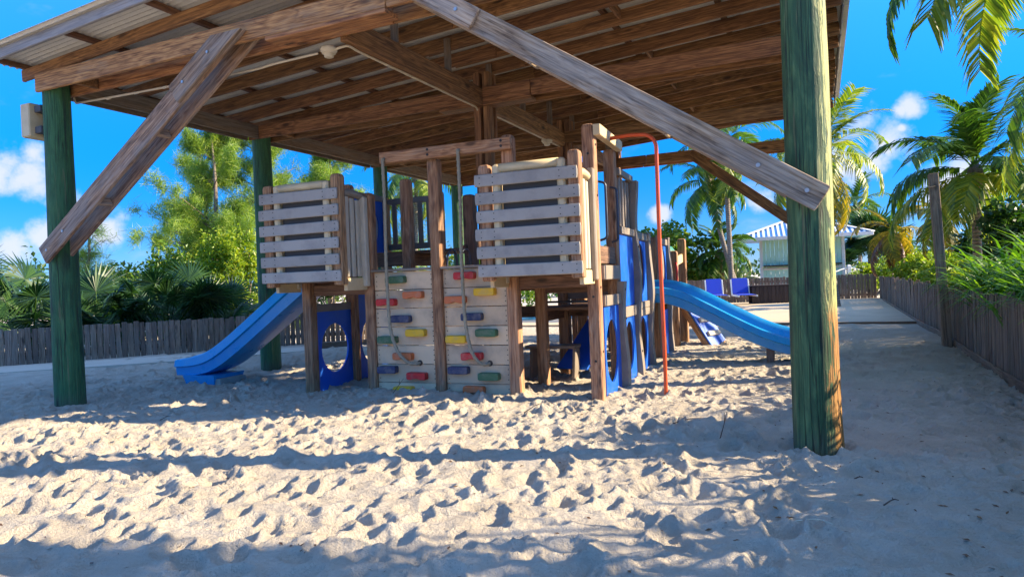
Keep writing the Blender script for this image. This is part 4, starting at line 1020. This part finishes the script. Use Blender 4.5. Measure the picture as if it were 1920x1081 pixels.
coconut('coconut_palm', (-3.9, 27, 0), (-3.6, 27, 5.6), 2.3, 14, G2, 'coconut palm seen through the gap behind the rope beam', seed=12, tr=.12, ll=.6, wd=.05)

# --- fan palms
def fan_mesh(R_, seed, n=34, spread=2.6):
    r = np.random.default_rng(seed); v, f = [], []
    for i in range(n):
        a = -spread+2*spread*(i+.5)/n; Lr = R_*(.78+.22*math.cos(a*.5))*r.uniform(.9, 1.06); w_ = R_*spread/n*1.02
        d = Vector((math.cos(a), math.sin(a), .28*math.cos(a)+r.normal(0, .05))).normalized(); s_ = Vector((-math.sin(a), math.cos(a), 0))
        m_ = d*Lr*.5; e = d*Lr+Vector((0, 0, -.14*R_*r.uniform(.4, 1.8))); o = len(v); fold = Vector((0, 0, w_*.5))
        v += [Vector((0, 0, 0)), m_-s_*w_*.55-fold*.4, e, m_+s_*w_*.55-fold*.4, m_+fold*.5]
        f += [(o, o+1, o+4), (o+1, o+2, o+4), (o+2, o+3, o+4), (o+3, o, o+4)]
    return mesh_py('fan_frond', v, f)
FM = [with_mat(fan_mesh(.80, k), M['fan_leaf']) for k in range(4)]
def fan_palm(x, y, h, nf, label, sc=1.0, seed=0, trunk=.3):
    r = np.random.default_rng(seed); t = thing('fan_palm', (x, y, 0), label, 'fan palm', 'fan palms beyond the fences')
    v, f = tube_data([(x, y, -.1), (x, y, trunk)], [.12*sc, .10*sc], 8); mb = MB(); mb.add(v, f); mb.build('trunk', M['bark'], t, smooth=True)
    st = MB()
    for i in range(nf):
        a = i*2.399+r.normal(0, .25); el = r.uniform(.05, 1.25); L = (h-trunk)*r.uniform(.55, .95)*(1-.25*(1-el/1.3))
        hub = Vector((x, y, trunk))+Vector((math.cos(a)*math.cos(el), math.sin(a)*math.cos(el), math.sin(el)))*L
        st.tube([(x, y, trunk), hub], [.014*sc, .009*sc], 5)
        mw = Matrix.Translation(hub) @ Matrix.Rotation(a+r.normal(0, .25), 4, 'Z') @ Matrix.Rotation(-el+r.uniform(.1, .7), 4, 'Y') @ Matrix.Rotation(r.normal(0, .3), 4, 'X') @ Matrix.Scale(sc*r.uniform(.8, 1.1), 4)
        link('frond', FM[int(r.integers(4))], None, t, mw)
    st.build('petiole', M['palm_leaf'], t)
for k, (x, y, h, nf, lb) in enumerate([(-12.7, 15.2, 2.2, 26, 'fan palm at the picture edge left of the green post'), (-11.3, 16.0, 2.35, 28, 'fan palm rising directly behind the left green post'), (-10.0, 16.4, 1.7, 24, 'low fan palm with a large open fan just right of the left green post'),
                                       (-8.7, 17.2, 2.1, 26, 'fan palm above the fence between the green post and the left slide'), (-7.6, 17.5, 1.5, 20, 'small fan palm whose tips hang over the fence by the left slide'), (-13.8, 16.6, 2.6, 24, 'tallest fan palm at the far left behind its neighbours')]):
    fan_palm(x, y, h, nf, lb, 1.0, 50+k)
fan_palm(19.5, 37.0, 4.0, 30, 'fan palm with a shaggy trunk beside the right wall of the kiosk', 1.7, 61, trunk=2.2)
fan_palm(17.4, 36.6, 2.6, 22, 'smaller fan palm tucked against the right wall of the kiosk', 1.4, 62, trunk=1.3)

# --- casuarinas
def casuarina(x, y, h, w_, n, label, seed, trunk_r=.13, lo=.22):
    r = np.random.default_rng(seed); t = thing('casuarina_tree', (x, y, 0), label, 'casuarina tree', 'casuarinas beyond the left fence')
    mb = MB(); P = [(x, y, -.1), (x+r.normal(0, .15), y, h*.35), (x+r.normal(0, .2), y, h*.7), (x+r.normal(0, .2), y, h)]
    mb.tube(smooth_path(P, 5), [trunk_r*(1-.9*i/15) for i in range(16)], 9); mb.build('trunk', M['bark'], t, smooth=True)
    br = MB(); cs = []
    for k in range(46):
        q = r.uniform(lo, 1.0); z = h*q; a = r.uniform(0, 2*PI); L = w_*(1.15-q*.85)*r.uniform(.4, 1.1)
        b0 = Vector((x, y, z)); e = b0+Vector((math.cos(a)*L, math.sin(a)*L, L*r.uniform(.25, .75)))
        br.tube([b0, b0.lerp(e, .55)+ZZ*.1, e], [.028*(1.2-q), .015, .005], 5)
        m_ = int(n/46)
        ntf = 11; tu = r.uniform(.35, 1.08, ntf)[:, None]; tc_ = np.array(b0)+(np.array(e)-np.array(b0))*tu+r.normal(0, 1, (ntf, 3))*np.array([.20, .20, .16])*(.4+.6*L/w_)
        pick = r.integers(0, ntf, m_); cs.append(tc_[pick]+r.normal(0, 1, (m_, 3))*np.array([.085, .085, .11]))
        for q2 in range(0, ntf, 2): br.tube([b0.lerp(e, float(tu[q2, 0])*.85), Vector(tc_[q2])], [.008, .004], 4)
    br.build('branch', M['bark'], t, smooth=True)
    pts = np.concatenate(cs); rr2 = np.random.default_rng(seed+5)
    link('crown', leaf_mesh('crown', pts, rr2.uniform(.26, .5, len(pts)), .036, up=0, seed=seed, droop=.45), M['needle'], t)
casuarina(-9.3, 21.5, 6.9, 2.5, 42000, 'broad feathery casuarina behind the left brace', 71)
casuarina(-8.0, 22.5, 7.3, 1.9, 19000, 'casuarina with a bare pale trunk left of the second green post', 72, .16, .4)
casuarina(-6.3, 24, 6.7, 2.4, 30000, 'casuarina showing between the second green post and the left bay', 73)
casuarina(-4.3, 28, 6.0, 1.6, 8000, 'small casuarina showing above the left bay', 74)
casuarina(-11.2, 24.5, 6.3, 1.8, 16000, 'slender casuarina at the left flank of the broad one', 76)
casuarina(-15.5, 25, 4.2, 1.4, 5000, 'low casuarina behind the fan palms at the far left', 75)

# --- shrubs
shrub('shrub', -7.9, 18.8, 1.2, .9, 3.1, 10000, .11, M['bush_lime'], 'tall sunlit lime-green shrub left of the second green post', seed=81, nb=14)
shrub('shrub', -9.9, 19.6, 1.6, 1.0, 3.3, 10000, .13, M['bush_mid'], 'mixed green shrub under the lower end of the left brace', seed=82, nb=12)
shrub('shrub', -6.4, 19.2, 1.2, .7, 1.7, 5000, .11, M['bush_lime'], 'low sunlit shrub above the left slide', seed=83, nb=10)
shrub('shrub', -11.8, 20.5, 1.4, .9, 2.3, 4500, .13, M['bush_mid'], 'shrub poking up behind the fan palms', seed=84)
shrub('shrub', -3.6, 20.6, 2.2, .8, 1.9, 7000, .10, M['bush_lime'], 'yellow-green shrub seen through the gap under the left bay', seed=85, nb=12)
shrub('shrub', -.8, 24, 2.4, 1.0, 2.6, 7500, .13, M['bush_lime'], 'sunlit shrub seen between the posts behind the rope beam', seed=86, nb=12)
shrub('shrub', -5.9, 22.5, 2.0, .8, 2.4, 5000, .13, M['bush_dark'], 'dark shrub behind the left bay', seed=87)
shrub('sea_grape', 6.4, 30.5, 1.6, 1.1, 4.0, 4200, .20, M['bush_mid'], 'open sea grape shrub with bare branches right of the orange pole', seed=88, nb=16, aspect=.85)
shrub('sea_grape', 8.4, 32, 1.7, 1.1, 3.6, 4200, .20, M['bush_mid'], 'sea grape shrub behind the two crossing palm trunks', seed=89, nb=13, aspect=.85)
shrub('shrub', 4.4, 31.5, 1.7, 1.0, 2.4, 4200, .17, M['bush_dark'], 'dark shrub behind the rear posts of the playset', seed=90)
for k, (x, y, rx_, h_) in enumerate(((10.75, 16.2, .95, 1.55), (12.3, 19.5, 1.1, 1.6), (13.9, 22.8, 1.2, 1.8), (15.7, 26.3, 1.3, 1.9), (16.6, 31.4, 1.5, 1.85), (19.2, 32.4, 1.6, 2.0))):
    shrub('hedge', x, y, rx_, .9, h_, 5200, .13, M['bush_lime'], ['bright clipped shrub over the long fence just beyond the tall grey pole', 'bright clipped shrub over the long fence, second past the tall pole', 'bright clipped shrub over the long fence below the yellow palm', 'bright clipped shrub at the far corner of the long fence', 'bright clipped shrub around the first rope bollard', 'bright clipped shrub behind the second rope bollard'][k], 'hedge', seed=91+k*7, nb=14, group='clipped shrubs behind the fences', base=.3)
shrub('shrub', 12.6, 17.6, 1.5, 1.3, 2.7, 6500, .15, M['bush_dark'], 'dark leafy shrub under the full-crowned coconut palm', seed=96, nb=12, aspect=.8)
shrub('shrub', 10.3, 13.0, 1.3, 1.2, 2.55, 6500, .14, M['bush_dark'], 'dark leafy shrub behind the strap-leaved plants at the picture edge', seed=97, nb=12, aspect=.8)
shrub('shrub', 16.5, 21.5, 1.8, 1.2, 3.0, 5500, .16, M['bush_dark'], 'dark shrub far back under the yellow palm', seed=98)
# --- strap-leaved clumps along the fence
def strap_clump(x, y, h, n, label, seed, wd=.062):
    r = np.random.default_rng(seed); v, f = [], []
    for i in range(n):
        a = r.uniform(0, 2*PI); b0 = Vector((x+r.normal(0, .22), y+r.normal(0, .22), .35)); L = h*r.uniform(.75, 1.25); el = r.uniform(.95, 1.5); an = el; p = b0.copy(); K = 6
        hd_ = Vector((math.cos(a), math.sin(a), 0)); sd = Vector((-math.sin(a), math.cos(a), 0)); dr = r.uniform(1.5, 3.1); o = len(v)
        for k in range(K+1):
            ww = wd*.5*(1-(k/K)**2.2)*r.uniform(.95, 1.05)+.002; v += [p-sd*ww, p+sd*ww]
            p = p+(hd_*math.cos(an)+ZZ*math.sin(an))*(L/K); an -= dr/K*(.3+1.4*k/K)
        f += [(o+2*k, o+2*k+1, o+2*k+3, o+2*k+2) for k in range(K)]
    o0 = Vector((x, y, 0)); o = link('strap_leaf_plant', mesh_py('strap_leaf_plant', [p-o0 for p in v], f), M['strap'], None, Matrix.Translation(o0))
    return tag(o, label, 'plant', 'strap-leaved plants along the long fence')
dF = d; p0 = Vector((3.1, 2.6, 0)); out = -nl
SL = ['strap-leaved plant right beside the tall grey pole', 'strap-leaved plant arching just right of the tall grey pole', 'strap-leaved plant spilling over the fence in the middle of the row', 'strap-leaved plant spilling over the fence before the picture edge', 'strap-leaved plant cut by the picture edge']
k = 0
for i, q in enumerate((8.7, 7.9, 7.1, 6.3, 5.5, 4.7, 3.9, 3.0, 2.1, 1.2, .3, -.7)):
    for jx in (0, 1):
        pp = p0+dF*(q+(.4 if jx else 0))+out*(.75+.75*jx)
        lb = SL[min(i, 4)]+(' in the back row' if jx else ' in the front row') if i < 5 else 'strap-leaved plant past the picture edge, ' + ('second' if jx else 'first') + ' of the clump beside the ' + ['sixth', 'seventh', 'eighth', 'ninth', 'tenth', 'eleventh', 'twelfth'][i-5] + ' fence bay'
        strap_clump(pp.x, pp.y, 1.45+.18*jx+random.uniform(-.08, .08), 150, lb, 200+i*2+jx)
# unseen shrubs and a raised canopy, added and shaped to shade the near sand
for k, (x, y, h, rx_) in enumerate(((8.6, 2.75, 3.2, 1.0), (7.6, 5.55, 3.8, .85), (6.0, 1.9, 4.2, 1.0), (9.7, 8.2, 2.7, .8))):
    shrub('shrub', x, y, rx_, rx_, h, [300, 4200, 350, 3500][k], [.24, .16, .24, .16][k], M['bush_dark'], ['dark shrub outside the picture level with the worn post', 'dark shrub outside the picture just before the long fence', 'tall dark shrub outside the picture beside the camera', 'tallest dark shrub outside the picture behind its row'][k], seed=120+k, nb=10, aspect=.8, z0=4.3 if k == 0 else 0)
# --- agave
v, f = [], []
for i in range(26):
    a = i*2.399; el = .25+1.1*(i/26); L = 1.5; c = Vector((9.9, 30.6, .5)); d_ = Vector((math.cos(a)*math.cos(el), math.sin(a)*math.cos(el), math.sin(el))); s_ = Vector((-math.sin(a), math.cos(a), 0)); o = len(v)
    v += [c-s_*.07, c+s_*.07, c+d_*L*.5+s_*.08, c+d_*L*.5-s_*.08, c+d_*L]; f += [(o, o+1, o+2, o+3), (o+3, o+2, o+4)]
tag(link('agave', mesh_py('agave', v, f), M['agave']), 'spiky pale agave left of the kiosk', 'agave')
# --- distant tree belt
bl = []; r = np.random.default_rng(9)
for xx in np.arange(-70, 95, 3.2): bl.append((xx, 56+r.normal(0, 4), 1.2, 2.8, 2.0, r.uniform(1.6, 3.0)))
pts = blob_points(bl, 26000, 5, .5); pts = pts[pts[:, 2] > 0]
tag(link('far_trees', leaf_mesh('far_trees', pts, r.uniform(.3, .6, len(pts)), .6, seed=6), M['bush_dark']), 'distant belt of low trees', 'trees', kind='stuff')
# --- litter on the sand
mb = MB(); r = np.random.default_rng(21)
for k in range(1800):
    x = r.uniform(-6, 6); y = r.uniform(2.2, 12); z = ground_z(x, y)+.004; a = r.uniform(0, PI); L = r.uniform(.006, .024)
    dv = Vector((math.cos(a)*L, math.sin(a)*L, r.normal(0, .003))); sv = Vector((-math.sin(a), math.cos(a), 0))*L*.4; c = Vector((x, y, z))
    mb.add([c-dv, c+sv, c+dv, c-sv+ZZ*.004], [(0, 1, 2, 3)])
tag(mb.build('leaf_litter', M['dead_leaf']), 'scraps of dry leaf scattered over the sand', 'leaf litter', kind='stuff')
TW = [(1350, 830, .22, 1.3, 'upright dry twig stuck in the sand left of the worn post'), (1262, 790, .25, .2, 'dry twig lying near the foot of the orange pole'), (1500, 985, .16, .1, 'pale stick lying on the shaded sand nearest the camera'), (735, 745, .22, .9, 'curled twig below the left climbing panel'),
      (1600, 888, .07, .3, 'small twig on the sand right of the worn post'), (1660, 945, .08, .5, 'forked twig on the shaded sand at right'), (300, 785, .18, .3, 'twig near the foot of the left green post'), (985, 775, .2, .5, 'twig on the sand below the right climbing panel'), (110, 710, .7, .12, 'long dark stick lying on the sand left of the left green post')]
for (x, y, L, el, lb) in TW:
    h = 540-y-.04*(x-960)-13; D = -1280*1.3/h; X = (x-960+.04*(540-y))*D/1280; z = ground_z(X, D); a = random.uniform(-.8, .8)
    dv = Vector((math.cos(a)*math.cos(el), math.sin(a)*math.cos(el), math.sin(el)))*L; c = Vector((X, D, z+.005))
    mb = MB(); mb.tube(smooth_path([c-dv*.1, c+dv*.5+Vector((.01, .01, .012)), c+dv], 4), [.005*(1-.6*i/8) for i in range(9)], 5)
    q = c+dv*.55+Vector((.01, .01, .01)); mb.tube([q, q+Vector((dv.y, -dv.x, dv.z+.02))*.35], [.0035, .0015], 4)
    tag(mb.build('twig', M['conduit'] if 'pale' in lb else M['twig']), lb, 'twig', 'twigs lying on the sand')
